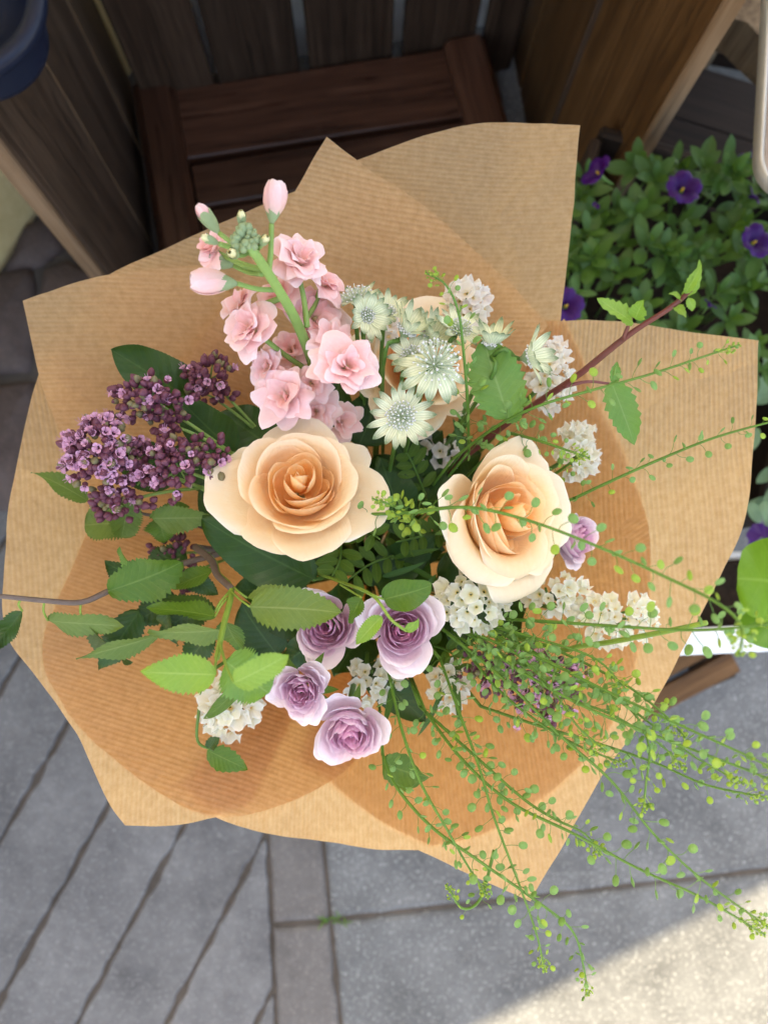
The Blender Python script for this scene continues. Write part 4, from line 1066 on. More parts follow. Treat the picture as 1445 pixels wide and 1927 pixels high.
# ---- astrantia
br_var = [leaf_mesh(1.0, .25, .8, .7, 9, 2, fold=.25, curl=c, mat=M['bract']) for c in (.05, .16, -.08)]
for m_ in br_var: m_.name = 'bract'
def astrantia(label, px, py, z, rpx, axis, spread=12, dome=0.52, n=16, jz=1.0, seed=1):
    c = W(px, py, z); r = rpx * mpp(z); axv = Vector(axis).normalized(); rr = random.Random(seed)
    t = thing('astrantia', label, 'astrantia', c, 'astrantia flowers in the bouquet')
    Mx = axis_frame(c, axv, rr.uniform(0, 6)); inv = t.matrix_basis.inverted()
    for k in range(n):
        a = k * 2 * math.pi / n + rr.uniform(-.08, .08); el = R(spread + rr.uniform(-9, 9) + (8 if k % 2 else 0))
        d = Vector((math.cos(a) * math.cos(el), math.sin(a) * math.cos(el), math.sin(el)))
        fr = frame(Vector((math.cos(a), math.sin(a), 0)) * r * .14, d, (0, 0, 1), rr.uniform(-.25, .25))
        obj('bract', br_var[k % 3], t, inv @ Mx @ fr @ Matrix.Diagonal((r * rr.uniform(.8, 1.05) * (20 / n), r * rr.uniform(.86, 1.04), r, 1)))
    st = MB()
    for k in range(70):
        q = math.sqrt((k + .5) / 70); a = k * 2.39996; rad = dome * r
        th = q * R(80)
        d = Vector((math.sin(th) * math.cos(a), math.sin(th) * math.sin(a), math.cos(th) * .8 * jz + .05))
        tip = d * rad * rr.uniform(.88, 1.12) * 1.05; b0_ = d * rad * .25
        st.add(*tube([b0_, tip], r * .016, r * .018, 4, False), mi=0)
        v, f, uv = lathe([(0, -1), (.75, -.6), (1, 0), (.7, .7), (0, 1)], 6)
        s = r * rr.uniform(.028, .042)
        st.add([tip + Vector(p) * s for p in v], f, uv, 1)
    o = st.build('stamens', [M['stamen'], M['anther']], t, inv @ Mx); o['kind'] = 'stuff'
    v, f, uv = lathe([(0, .12), (.2, .1), (.26, 0), (.1, -.15), (.03, -.3)], 10)
    MB().add([Vector(p) * r for p in v], f, uv).build('flower_base', [M['sepal']], t, inv @ Mx)
    stem_part(t, [c - axv * r * .25, c - axv * .025] + to_tie(c), .0014, .0016, M['stem'])
astrantia('pale green astrantia wide open beside the large peach rose', 754, 784, 1.075, 62, (0, -.12, 1), 8, .44, 17, 1, 1)
astrantia('astrantia with a big grey dome of stamens above reflexed bracts', 818, 688, 1.09, 72, (.22, .30, .9), -30, .66, 14, 1.1, 2)
astrantia('small astrantia cup leaning over the pink stock', 690, 594, 1.075, 54, (.25, -.25, .9), 38, .34, 15, .8, 3)
astrantia('astrantia seen from its side with stamens turned to the back paper', 672, 566, 1.06, 52, (-.15, .75, .6), 15, .62, 14, 1, 4)
astrantia('half closed astrantia in front of the deeper peach rose', 762, 625, 1.07, 60, (.45, .55, .55), 50, .34, 15, .8, 5)
astrantia('astrantia cup opening towards the loose cress sprig', 808, 640, 1.06, 62, (.55, .45, .6), 40, .34, 15, .8, 6)
astrantia('astrantia fanned upwards above the serrated leaf', 925, 650, 1.07, 58, (.05, .8, .55), 45, .3, 14, .7, 7)
astrantia('astrantia turned sideways in front of the tall statice', 992, 672, 1.07, 64, (.80, .05, .42), 38, .3, 15, .7, 8)

astrantia('small astrantia between the stock and the half closed one', 728, 590, 1.06, 50, (.1, .5, .8), 30, .4, 15, .9, 9)
astrantia('astrantia dome pressed against the deeper peach rose', 862, 622, 1.06, 52, (.3, .5, .8), 20, .5, 15, 1, 10)
astrantia('young astrantia facing up over the deeper peach rose heart', 775, 672, 1.065, 50, (-.2, .1, 1), 25, .45, 15, 1, 11)
# ---- statice
def statice_mesh(seed):
    rr = random.Random(seed); ph = rr.uniform(0, 6)
    n = 20; v = []; uv = []; f = []
    for j in range(5):
        t = j / 4
        for i in range(n):
            a = 2 * math.pi * i / n
            lob = 1 - .22 * t * abs(math.sin(a * 2.5 + ph)) ** .6
            r = (.10 + .9 * t ** .9) * lob; z = .9 * t - .35 * t * t + .26 * t * t * math.sin(a * 5 + ph) + .14 * t * math.sin(a * 8 + ph * 2)
            v.append((r * math.cos(a), r * math.sin(a), z)); uv.append((i / n, t))
    for j in range(4):
        for i in range(n):
            k = (i + 1) % n; f.append((j * n + i, j * n + k, (j + 1) * n + k, (j + 1) * n + i))
    return mesh('floret', v, f, uv, True, [M['statice']])
st_var = [statice_mesh(i) for i in range(6)]
def statice_head(label, px, py, z, rx, ry, n, warm=0.2, size=24, tilt=(0, 0, 1)):
    c = W(px, py, z); t = thing('statice', label, 'statice', c, 'papery white statice in the bouquet')
    k_ = mpp(z)
    for i in range(n):
        q = math.sqrt((i + .4) / n); a = i * 2.39996 + rnd.uniform(-.3, .3)
        x, y = q * math.cos(a) * rx * k_ * .85, q * math.sin(a) * ry * k_ * .85
        zz = (1 - q * q) * min(rx, ry) * k_ * .8 + rnd.uniform(-.003, .003)
        d = Vector((x / (rx * k_), y / (ry * k_), .75)) + Vector((rnd.uniform(-.35, .35), rnd.uniform(-.35, .35), 0))
        s = size * k_ * .74 * rnd.uniform(.65, 1.25)
        o = obj('floret', st_var[rnd.randrange(6)], t, axis_frame((x, y, zz), d, rnd.uniform(0, 6), s))
        w_ = min(1, max(0, warm + rnd.uniform(-.2, .25))); o.color = (w_, w_, w_, 1)
    br = MB()
    for i in range(8):
        a = i * .785; p = Vector((math.cos(a) * rx * k_ * .5, math.sin(a) * ry * k_ * .5, 0)) + c
        br.add(*tube([c - Vector((0, 0, .03)), p], .0012, .0008, 5))
    br.build('branches', [M['stem']], t, None, True, c)
    stem_part(t, [c - Vector((0, 0, .028))] + to_tie(c), .0018, .002, M['stem'])
statice_head('dense cream statice cluster under the tilted peach rose', 888, 1128, 1.03, 78, 66, 34, .05, 27)
statice_head('cream statice showing below the tilted peach rose petal', 1050, 1122, .985, 66, 42, 20, .1, 24)
statice_head('cream statice spray ending over the right paper sheet', 1160, 1165, .99, 92, 50, 32, .15, 25)
statice_head('statice spray peeping out behind the tilted peach rose', 1085, 850, .985, 42, 62, 22, .35, 24)
statice_head('tall pinkish white statice behind the sideways astrantia', 1032, 706, .99, 42, 80, 26, .6, 26)
statice_head('pinkish white statice near the back paper flap by the loose cress tip', 880, 576, .985, 44, 54, 18, .75, 27)
statice_head('small pinkish statice tucked over the deeper peach rose rim', 715, 610, 1.02, 34, 40, 12, .7, 25)
statice_head('white statice below the birch leaves on the lower left paper', 436, 1325, .985, 64, 62, 26, .35, 27)
statice_head('dim statice sprig between two lilac roses', 700, 1285, .95, 52, 44, 16, .3, 22)
statice_head('small pale statice sprig beside the cress stems', 842, 1292, .965, 36, 48, 14, .5, 24)
statice_head('dim statice sprig deep between the astrantia and peach roses', 815, 855, .93, 60, 30, 10, .7, 24)

# ---- oregano
def bud_mesh(open_):
    mb = MB()
    if not open_:
        v, f, uv = lathe([(0, 0), (.42, .12), (.62, .5), (.55, .95), (.30, 1.35), (0, 1.6)], 7)
        v = [(x * (1 + .12 * math.cos(4 * math.atan2(y, x))), y * (1 + .12 * math.cos(4 * math.atan2(y, x))), z) for x, y, z in v]
        mb.add(v, f, uv)
    else:
        mb.add(*lathe([(.2, 0), (.5, .3), (.42, 1.0), (.38, 1.1)], 7), mi=0)
        for k in range(4):
            def fn(u, t, k=k):
                a = k * 1.571 + u * .7; r = .25 + .55 * t * (1 - .2 * u * u); return (r * math.cos(a), r * math.sin(a), 1.0 + .75 * t - .28 * t * t)
            v, f, uv = grid(4, 3, fn); mb.add(v, f, uv, 1)
        for k in range(3):
            a = k * 2.1; mb.add(*tube([Vector((0, 0, 1)), Vector((.35 * math.cos(a), .35 * math.sin(a), 2.3))], .04, .04, 3, False), mi=1)
    me = mesh('bud', mb.v, mb.f, mb.uv, True, [M['bud'], M['lilac_floret']], mb.mi)
    return me
bud_c = bud_mesh(False); bud_g = bud_c.copy(); bud_g.materials[0] = M['bud_green']; bud_o = bud_mesh(True); bud_o.name = 'floret'
def oregano(label, heads, leafy=True):
    c = W(*heads[0][:3]); t = thing('oregano_sprig', label, 'oregano', c, 'oregano sprigs in the bouquet')
    hub = Vector((AX.x + (c.x - AX.x) * .7, AX.y + (c.y - AX.y) * .7, c.z - .05))
    br = MB()
    for (px, py, z, rx, ry, n, op) in heads:
        n = int(n * 1.75)
        hc = W(px, py, z); k_ = mpp(z)
        e = bpy.data.objects.new('flower_head', None); COL.objects.link(e); e.parent = t; e.location = hc - c
        br.add(*tube(catmull([hub, (hub + hc) / 2 + Vector((0, 0, .006)), hc - Vector((0, 0, .004))], 4), .0013, .0009, 5))
        nsub = max(2, n // 9); subs = []
        for s in range(nsub):
            q = math.sqrt((s + .5) / nsub); a = s * 2.4 + px
            subs.append((q * math.cos(a), q * math.sin(a)))
        for i in range(n):
            sx, sy = subs[i % nsub]; a = rnd.uniform(0, 6.28); q = math.sqrt(rnd.random()) * 1.25 / math.sqrt(nsub)
            ux, uy = sx * .86 + q * math.cos(a), sy * .86 + q * math.sin(a)
            x, y = ux * rx * k_, uy * ry * k_; rr2 = min(1, ux * ux + uy * uy)
            zz = (1 - rr2) * min(rx, ry) * k_ * .75 + rnd.uniform(-.004, .003)
            ux *= .92; uy *= .92; d = Vector((ux * .9, uy * .9, .7)) + Vector((rnd.uniform(-.5, .5), rnd.uniform(-.5, .5), rnd.uniform(-.2, .2)))
            sc = .0036 * rnd.uniform(.7, 1.2)
            isop = rnd.random() < op
            me = bud_o if isop else (bud_g if rnd.random() < .16 else bud_c)
            obj('floret' if isop else 'bud', me, e, axis_frame((x, y, zz), d, rnd.uniform(0, 6), sc))
        for s in subs[:8]: br.add(*tube([hc - Vector((0, 0, .004)), hc + Vector((s[0] * rx * k_ * .8, s[1] * ry * k_ * .8, .0))], .0007, .0005, 4, False))
    br.add(*tube(catmull([hub] + to_tie(c), 5), .0016, .0018, 6))
    br.build('stem', [M['stem_pale']], t, None, True, c)
    return t
oregano('purple oregano sprig in full pink bloom at the left paper', [(192, 852, 1.05, 72, 70, 120, .40), (222, 945, 1.03, 52, 36, 42, .1), (275, 885, 1.035, 52, 48, 46, .22)])
oregano('purple oregano sprig with closed buds touching the large peach rose', [(335, 880, 1.045, 62, 62, 66, .14), (400, 858, 1.05, 26, 40, 22, .05)])
oregano('maroon oregano sprig in front of the broad dark leaf', [(288, 752, 1.045, 74, 42, 70, .10), (318, 795, 1.035, 34, 28, 24, .02)])
oregano('small maroon oregano sprig against the back paper', [(393, 710, 1.01, 46, 34, 46, .14), (400, 745, 1.0, 34, 22, 20, .1)])
oregano('dim oregano sprig under the serrated birch leaf', [(325, 1040, .965, 36, 30, 26, 0), (345, 1085, .965, 30, 26, 18, 0)])
oregano('purple oregano sprig beneath the dense green cress', [(1020, 1290, .985, 80, 72, 90, .35), (925, 1255, .975, 52, 44, 40, .25)])

# ---- birch branch on the left, big dark leaves and other greenery
SER = dict(serr=.34, nserr=16)
def greenery(name, label, cat, base, group=None):
    return thing(name, label, cat, W(*base), group)
def twig(t, pts, r0, r1, mat, nm='twig'):
    return stem_part(t, [W(*p) for p in pts], r0, r1, mat, nm)
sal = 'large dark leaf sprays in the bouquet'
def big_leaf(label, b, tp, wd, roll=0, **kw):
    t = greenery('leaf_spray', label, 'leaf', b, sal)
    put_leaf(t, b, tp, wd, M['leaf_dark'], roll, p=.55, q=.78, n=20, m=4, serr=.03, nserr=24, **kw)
    B = W(*b); stem_part(t, [B] + to_tie(B), .0016, .0018, M['stem'])
big_leaf('broad dark green leaf standing up behind the maroon oregano', (370, 760, .99), (210, 655, 1.03), 105, 8, fold=.25, curl=.05)
big_leaf('dark rounded leaf between maroon oregano and large peach rose', (440, 850, .99), (335, 755, 1.02), 92, -10, fold=.2, curl=.1)
big_leaf('big dark glossy leaf spread under the large peach rose', (590, 1090, 1.0), (375, 985, 1.03), 118, -4, fold=.12, curl=.08)
big_leaf('dark leaf hidden beneath the blooming oregano head', (330, 900, .97), (205, 850, .99), 95, 5, fold=.15, curl=.1)
big_leaf('dark leaf beneath the closed oregano buds', (430, 900, .97), (310, 850, .985), 95, -5, fold=.15, curl=.1)
big_leaf('dark shaded leaf below the pink stock', (520, 850, .97), (415, 770, .98), 105, 6, fold=.15, curl=.1)
big_leaf('dark leaf to the left of the large peach rose', (470, 1000, .97), (375, 920, .99), 100, 0, fold=.2, curl=.1)
big_leaf('round dark eucalyptus leaf behind the pink stock', (520, 740, .98), (490, 690, 1.0), 55, 0, fold=.1)
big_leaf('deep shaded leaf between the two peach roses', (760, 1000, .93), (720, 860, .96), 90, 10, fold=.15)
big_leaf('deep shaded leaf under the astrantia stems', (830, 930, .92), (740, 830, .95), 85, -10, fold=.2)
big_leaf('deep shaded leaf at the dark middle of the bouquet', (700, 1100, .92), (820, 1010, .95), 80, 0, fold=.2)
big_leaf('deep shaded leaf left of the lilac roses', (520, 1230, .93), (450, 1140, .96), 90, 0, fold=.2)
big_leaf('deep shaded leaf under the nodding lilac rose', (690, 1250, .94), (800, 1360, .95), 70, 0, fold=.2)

for i in range(30):  # filler leaves added to darken the gaps between flower heads
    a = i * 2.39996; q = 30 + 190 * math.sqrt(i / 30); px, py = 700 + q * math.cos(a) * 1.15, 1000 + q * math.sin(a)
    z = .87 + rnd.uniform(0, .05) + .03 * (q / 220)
    big_leaf('dark filler leaf added to darken the gaps between the flower heads', (px, py, z), (px + rnd.uniform(60, 130) * math.cos(a + .6), py + rnd.uniform(60, 130) * math.sin(a + .6), z + rnd.uniform(.0, .04)), rnd.uniform(75, 115), rnd.uniform(-20, 20))
br1 = greenery('birch_branch', 'brown birch twig with serrated leaves reaching out over the left paper edge', 'branch', (400, 1048, 1.0), 'birch twigs in the bouquet')
twig(br1, [(420, 1040, .985), (330, 1065, 1.0), (215, 1108, 1.035), (155, 1133, 1.045), (90, 1131, 1.055), (0, 1122, 1.065), (-60, 1118, 1.07)], .0022, .0012, M['twig'])
stem_part(br1, [W(420, 1040, .985)] + to_tie(W(420, 1040, .985)), .0024, .0026, M['twig'])
def bleaf(t, b, tp, wd, mat='leaf_mid', roll=0, pet=None, **kw):
    for a, bb in SER.items(): kw.setdefault(a, bb)
    kw.setdefault('p', .6); kw.setdefault('q', .95)
    o = put_leaf(t, b, tp, wd, M[mat], roll, m=3, **kw)
    if pet: stem_part(t, [W(*pet), (W(*pet) + W(*b)) / 2 + Vector((0, 0, .004)), W(*b)], .0007, .0006, M['stem_lime'], 'petiole')
    return o
bleaf(br1, (90, 1168, 1.03), (232, 1185, 1.04), 62, 'leaf_grey', 62, (84, 1130, 1.055), curl=.1, fold=.1)
bleaf(br1, (160, 1170, 1.035), (235, 1255, .99), 58, 'leaf_dark', 30, (152, 1136, 1.045), curl=.1)
bleaf(br1, (262, 1150, 1.0), (190, 1262, .99), 66, 'leaf_dark', -20)
bleaf(br1, (300, 1195, 1.02), (145, 1245, 1.03), 50, 'leaf_grey', -50, curl=.05)
bleaf(br1, (205, 1112, 1.045), (345, 1068, 1.05), 88, 'leaf_mid', 14, (250, 1092, 1.02), p=.6, q=.5)
bleaf(br1, (265, 1092, .995), (196, 1060, 1.01), 56, 'leaf_dark', 10)
bleaf(br1, (270, 1090, 1.0), (215, 1035, 1.03), 40, 'leaf_sea', -30)
bleaf(br1, (42, 1150, 1.05), (-15, 1230, 1.03), 40, 'leaf_dark', 0, (40, 1126, 1.06))
bleaf(br1, (-10, 1190, 1.05), (-30, 1250, 1.03), 40, 'leaf_mid', 0, (-8, 1120, 1.065))

for bb, tp, wd, mt, rl_ in (((330, 1120, .985), (250, 1180, .99), 60, 'leaf_dark', 10), ((390, 1130, .98), (300, 1195, .985), 64, 'leaf_dark', -15), ((400, 1185, .985), (345, 1260, .985), 56, 'leaf_dark', 10), ((350, 1040, .97), (265, 1075, .98), 60, 'leaf_dark', 0), ((310, 1150, 1.0), (330, 1215, .985), 44, 'leaf_dark', 30)):
    bleaf(br1, bb, tp, wd, mt, rl_)
br2 = greenery('birch_branch', 'birch twig with pale drooping leaves hanging over the lilac roses', 'branch', (435, 1110, 1.02), 'birch twigs in the bouquet')
twig(br2, [(370, 1030, .985), (400, 1055, 1.01), (410, 1080, 1.025), (435, 1110, 1.05), (420, 1180, 1.085), (408, 1240, 1.11)], .0024, .0014, M['stem_lime'])
twig(br2, [(368, 1030, .985), (398, 1055, 1.011), (409, 1082, 1.027), (436, 1108, 1.051)], .0027, .0022, M['twig'], 'bark')
stem_part(br2, [W(370, 1030, .985)] + to_tie(W(370, 1030, .985)), .0024, .0026, M['twig'])
bleaf(br2, (470, 1142, 1.085), (642, 1148, 1.09), 82, 'leaf_grey', 10, (434, 1112, 1.05), p=.5, q=.7, fold=.1)
bleaf(br2, (465, 1125, 1.06), (592, 1112, 1.06), 42, 'leaf_grey', -40, (440, 1105, 1.05))
bleaf(br2, (405, 1270, 1.12), (265, 1265, 1.135), 74, 'leaf_young', 6, (412, 1225, 1.105), fold=.1, curl=.04)
bleaf(br2, (425, 1245, 1.115), (505, 1305, 1.12), 100, 'leaf_sea', 10, (416, 1210, 1.1), fold=.12, p=.4, q=.5)
bleaf(br2, (440, 1285, 1.15), (545, 1238, 1.165), 58, 'leaf_young', 24, (418, 1225, 1.11), fold=.1, p=.5, q=.7)
bleaf(br2, (405, 1160, 1.06), (280, 1135, 1.05), 50, 'leaf_mid', 48, (428, 1125, 1.06))
bleaf(br2, (405, 1150, 1.05), (300, 1120, 1.035), 40, 'leaf_dark', 40, (430, 1115, 1.05))
bleaf(br2, (420, 1185, 1.07), (283, 1200, 1.05), 55, 'leaf_grey', -45, (424, 1165, 1.08))
bleaf(br2, (425, 1170, 1.05), (450, 1225, 1.03), 62, 'leaf_mid', 20)
bleaf(br2, (400, 1075, 1.02), (320, 1105, 1.01), 40, 'leaf_mid', 25)
bleaf(br2, (345, 1075, 1.0), (410, 1120, 1.0), 44, 'leaf_dark', 0)

br3 = greenery('birch_branch', 'thin twig with small leaves crossing the lilac rose', 'branch', (700, 1110, 1.05), 'birch twigs in the bouquet')
twig(br3, [(590, 1075, .98), (640, 1095, 1.03), (700, 1120, 1.085), (735, 1165, 1.095), (765, 1188, 1.095)], .0011, .0008, M['stem_lime'])
stem_part(br3, [W(590, 1075, .98)] + to_tie(W(590, 1075, .98)), .0012, .0018, M['twig'])
bleaf(br3, (722, 1128, 1.09), (812, 1106, 1.10), 62, 'leaf_mid', 0, (695, 1118, 1.085), serr=.04, p=.45, q=.55)
bleaf(br3, (718, 1160, 1.095), (668, 1212, 1.09), 34, 'leaf_young', 10)
bleaf(br3, (765, 1188, 1.095), (790, 1165, 1.10), 22, 'leaf_young', 10)
bleaf(br3, (680, 1125, 1.07), (655, 1170, 1.06), 40, 'leaf_mid', 20, (640, 1100, 1.04))

br4 = greenery('ivy_tendril', 'small drooping tendril with two leaves lying on the lower left paper', 'tendril', (378, 1320, 1.0))
twig(br4, [(385, 1270, .99), (374, 1340, .992), (372, 1395, .99), (400, 1412, .995)], .0011, .0008, M['stem'])
stem_part(br4, [W(385, 1270, .99)] + to_tie(W(385, 1270, .99)), .0012, .0018, M['stem'])
bleaf(br4, (390, 1412, .995), (466, 1448, .985), 44, 'leaf_mid', 0, nserr=7, serr=.4)
bleaf(br4, (392, 1408, .997), (412, 1388, 1.005), 26, 'leaf_dark', 0, nserr=7)
bleaf(br4, (460, 1285, 1.03), (385, 1358, 1.0), 26, 'leaf_mid', 20, serr=.05)

br5 = greenery('serrated_leaf_sprig', 'sprig of grey green serrated leaves under the purple oregano', 'leaf sprig', (250, 980, .98))
twig(br5, [(400, 1000, .95), (330, 975, .985), (260, 965, 1.0), (170, 930, 1.0)], .0014, .0009, M['twig'])
stem_part(br5, [W(400, 1000, .95)] + to_tie(W(400, 1000, .95)), .0015, .002, M['stem'])
bleaf(br5, (165, 942, .99), (65, 880, 1.01), 44, 'leaf_grey', 16)
bleaf(br5, (250, 985, .985), (160, 985, .99), 76, 'leaf_grey', 0, p=.5, q=.4)
bleaf(br5, (240, 935, 1.01), (235, 1012, 1.0), 62, 'leaf_grey', -16, p=.5, q=.4)
bleaf(br5, (285, 975, 1.01), (400, 978, 1.02), 56, 'leaf_grey', 38)
bleaf(br5, (305, 965, 1.0), (355, 950, 1.01), 30, 'leaf_mid', 0)
bleaf(br5, (300, 975, .99), (310, 1020, .98), 60, 'leaf_mid', 0)

rb = greenery('bramble_stem', 'dark red young stem with fresh curled tip reaching past the back paper', 'branch', (960, 790, 1.0))
twig(rb, [(860, 870, .94), (960, 792, 1.0), (1075, 715, 1.06), (1180, 632, 1.10), (1262, 578, 1.125), (1300, 545, 1.135)], .0027, .0011, M['stem_red'], 'stem')
stem_part(rb, [W(860, 870, .94)] + to_tie(W(860, 870, .94)), .0027, .003, M['stem_red'])
twig(rb, [(1060, 728, 1.055), (1105, 718, 1.06), (1150, 722, 1.06)], .0013, .0008, M['stem_red'], 'side_stem')
twig(rb, [(1172, 638, 1.10), (1185, 605, 1.11), (1190, 590, 1.115)], .0011, .0008, M['stem_red'], 'side_stem')
bleaf(rb, (1192, 608, 1.115), (1125, 562, 1.13), 40, 'leaf_young', 20, nserr=7, serr=.45)
bleaf(rb, (1195, 600, 1.116), (1208, 565, 1.13), 34, 'leaf_young', -30, nserr=6, serr=.4)
bleaf(rb, (1150, 718, 1.062), (1192, 838, 1.05), 62, 'leaf_sea', 12, nserr=8, serr=.4)
bleaf(rb, (1155, 720, 1.063), (1160, 680, 1.07), 22, 'leaf_sea', 0, nserr=5, serr=.4)
bleaf(rb, (958, 790, 1.06), (905, 640, 1.07), 108, 'leaf_sea', -8, nserr=10, serr=.35, p=.6, q=.75, fold=.3)
for (b, tp, wd, rl_) in (((1285, 558, 1.13), (1335, 508, 1.145), 26, 30), ((1290, 552, 1.135), (1312, 500, 1.145), 22, -40), ((1268, 575, 1.125), (1290, 592, 1.13), 20, 10), ((1280, 565, 1.13), (1270, 545, 1.14), 16, 10), ((1295, 560, 1.135), (1300, 585, 1.13), 18, 40)):
    bleaf(rb, b, tp, wd, 'leaf_young', rl_, nserr=6, serr=.4, curl=.4)
bleaf(rb, (955, 792, 1.055), (985, 765, 1.06), 30, 'leaf_sea', 0, nserr=6, serr=.4)

# small bright box sprigs and grass blades in the dark middle
def box_sprig(label, pts, pairs, lp=38, wp=17, mat='leaf_mid'):
    t = greenery('box_sprig', label, 'leaf sprig', pts[-1], 'small leaved sprigs in the dark middle')
    P = catmull([W(*p) for p in pts], 8)
    mb = MB(); mb.add(*tube(P, .0011, .0006, 5)); mb.build('stem', [M['stem']], t, None, True, t.location)
    stem_part(t, [P[0]] + to_tie(P[0]), .0012, .0016, M['stem'], 'lower_stem')
    for i in range(pairs):
        k = int((i + .6) / pairs * (len(P) - 2)); d = (P[k + 1] - P[k]).normalized(); side = d.cross(Vector((0, 0, 1))).normalized()
        for s in (-1, 1):
            L = lp * mpp(P[k].z) * rnd.uniform(.8, 1.1)
            me = leaf_mesh(L, wp * mpp(P[k].z), .7, .6, 7, 2, fold=.25, curl=.12, mat=M[mat])
            Mx = frame(P[k], side * s + d * .55 + Vector((0, 0, rnd.uniform(.0, .4))))
            obj('leaf', me, t, Matrix.Translation(-t.location) @ Mx)
box_sprig('glossy small leaved sprig beside the large peach rose petal', [(640, 960, .97), (680, 990, 1.0), (715, 1015, 1.02)], 4, 42, 18)
box_sprig('glossy small leaved sprig under the large peach rose', [(640, 1000, .97), (640, 1050, 1.0), (625, 1085, 1.01)], 4, 46, 20)
box_sprig('dim small leaved sprig above the crossed lilac rose', [(760, 1040, .93), (700, 1060, .95), (650, 1095, .97)], 5, 44, 18)
box_sprig('dim small leaved sprig deep under the cress bunch', [(830, 1000, .93), (790, 1010, .95), (745, 1020, .97)], 5, 40, 17)
box_sprig('dim small leaved sprig deep between the peach roses', [(800, 930, .93), (780, 880, .95), (765, 850, .96)], 4, 40, 18)
box_sprig('dim small leaved sprig below the cream statice', [(800, 1210, .93), (850, 1230, .96), (870, 1270, .97)], 4, 40, 18)
def blades(label, lst):
    t = greenery('grass_sprig', label, 'grass', lst[0][0], 'grassy blades in the dark middle')
    for b, tp, wd in lst:
        put_leaf(t, b, tp, wd, M['blade'], rnd.uniform(-25, 25), p=.3, q=.6, n=12, m=1, fold=.3, curl=.15)
    B = W(*lst[0][0]); stem_part(t, [B] + to_tie(B), .001, .0014, M['stem'])
blades('thin grass blades crossing the dark middle of the bouquet', [((740, 1050, .95), (825, 1030, .97), 12), ((760, 1060, .94), (830, 1100, .97), 11), ((720, 1085, .94), (800, 1065, .96), 12), ((800, 1120, .95), (815, 1080, .97), 14)])
blades('grass blades showing under the loose upright cress sprig', [((870, 850, .97), (855, 790, .99), 13), ((860, 840, .96), (880, 780, .99), 10)])
blades('grass blades below the crossed lilac rose', [((740, 1290, .96), (725, 1360, .985), 14), ((850, 1250, .97), (870, 1370, .99), 14), ((730, 1420, .97), (735, 1480, .985), 13), ((840, 1280, .97), (795, 1390, .98), 12)])

# ---- green cress: slender stems set with round pods
def pod_mesh(seed, mat, L=.0078, r=.0028):
    rr = random.Random(seed); mb = MB()
    b = rr.uniform(-.0012, .0012)
    mb.add(*tube(catmull([Vector((0, 0, 0)), Vector((b, L * .5, .0006)), Vector((0, L, 0))], 3), .00020, .00018, 3, False), mi=1)
    n = 10; top = []; bot = []
    for i in range(n):
        a = 2 * math.pi * i / n
        q = 1 - .12 * max(0, math.cos(a - math.pi / 2)) ** 6
        x, y = r * .86 * q * math.cos(a), L + r + r * q * math.sin(a)
        top.append((x, y))
    v = [Vector((x, y, 0)) for x, y in top] + [Vector((x * .55, L + r + (y - L - r) * .55, s * .0005)) for s in (1, -1) for x, y in top] + [Vector((0, L + r, .0006)), Vector((0, L + r, -.0006))]
    f = []
    for i in range(n):
        j = (i + 1) % n
        f += [(i, j, n + j, n + i), (n + i, n + j, 3 * n), (j, i, 2 * n + i, 2 * n + j), (2 * n + j, 2 * n + i, 3 * n + 1)]
    mb.add(v, f, None, 0)
    return mesh('pod', mb.v, mb.f, mb.uv, False, [mat, M['cress_stem']], mb.mi)
pods = [pod_mesh(i, M['pod']) for i in range(4)]; pods_y = [pod_mesh(i + 9, M['pod_young']) for i in range(3)]
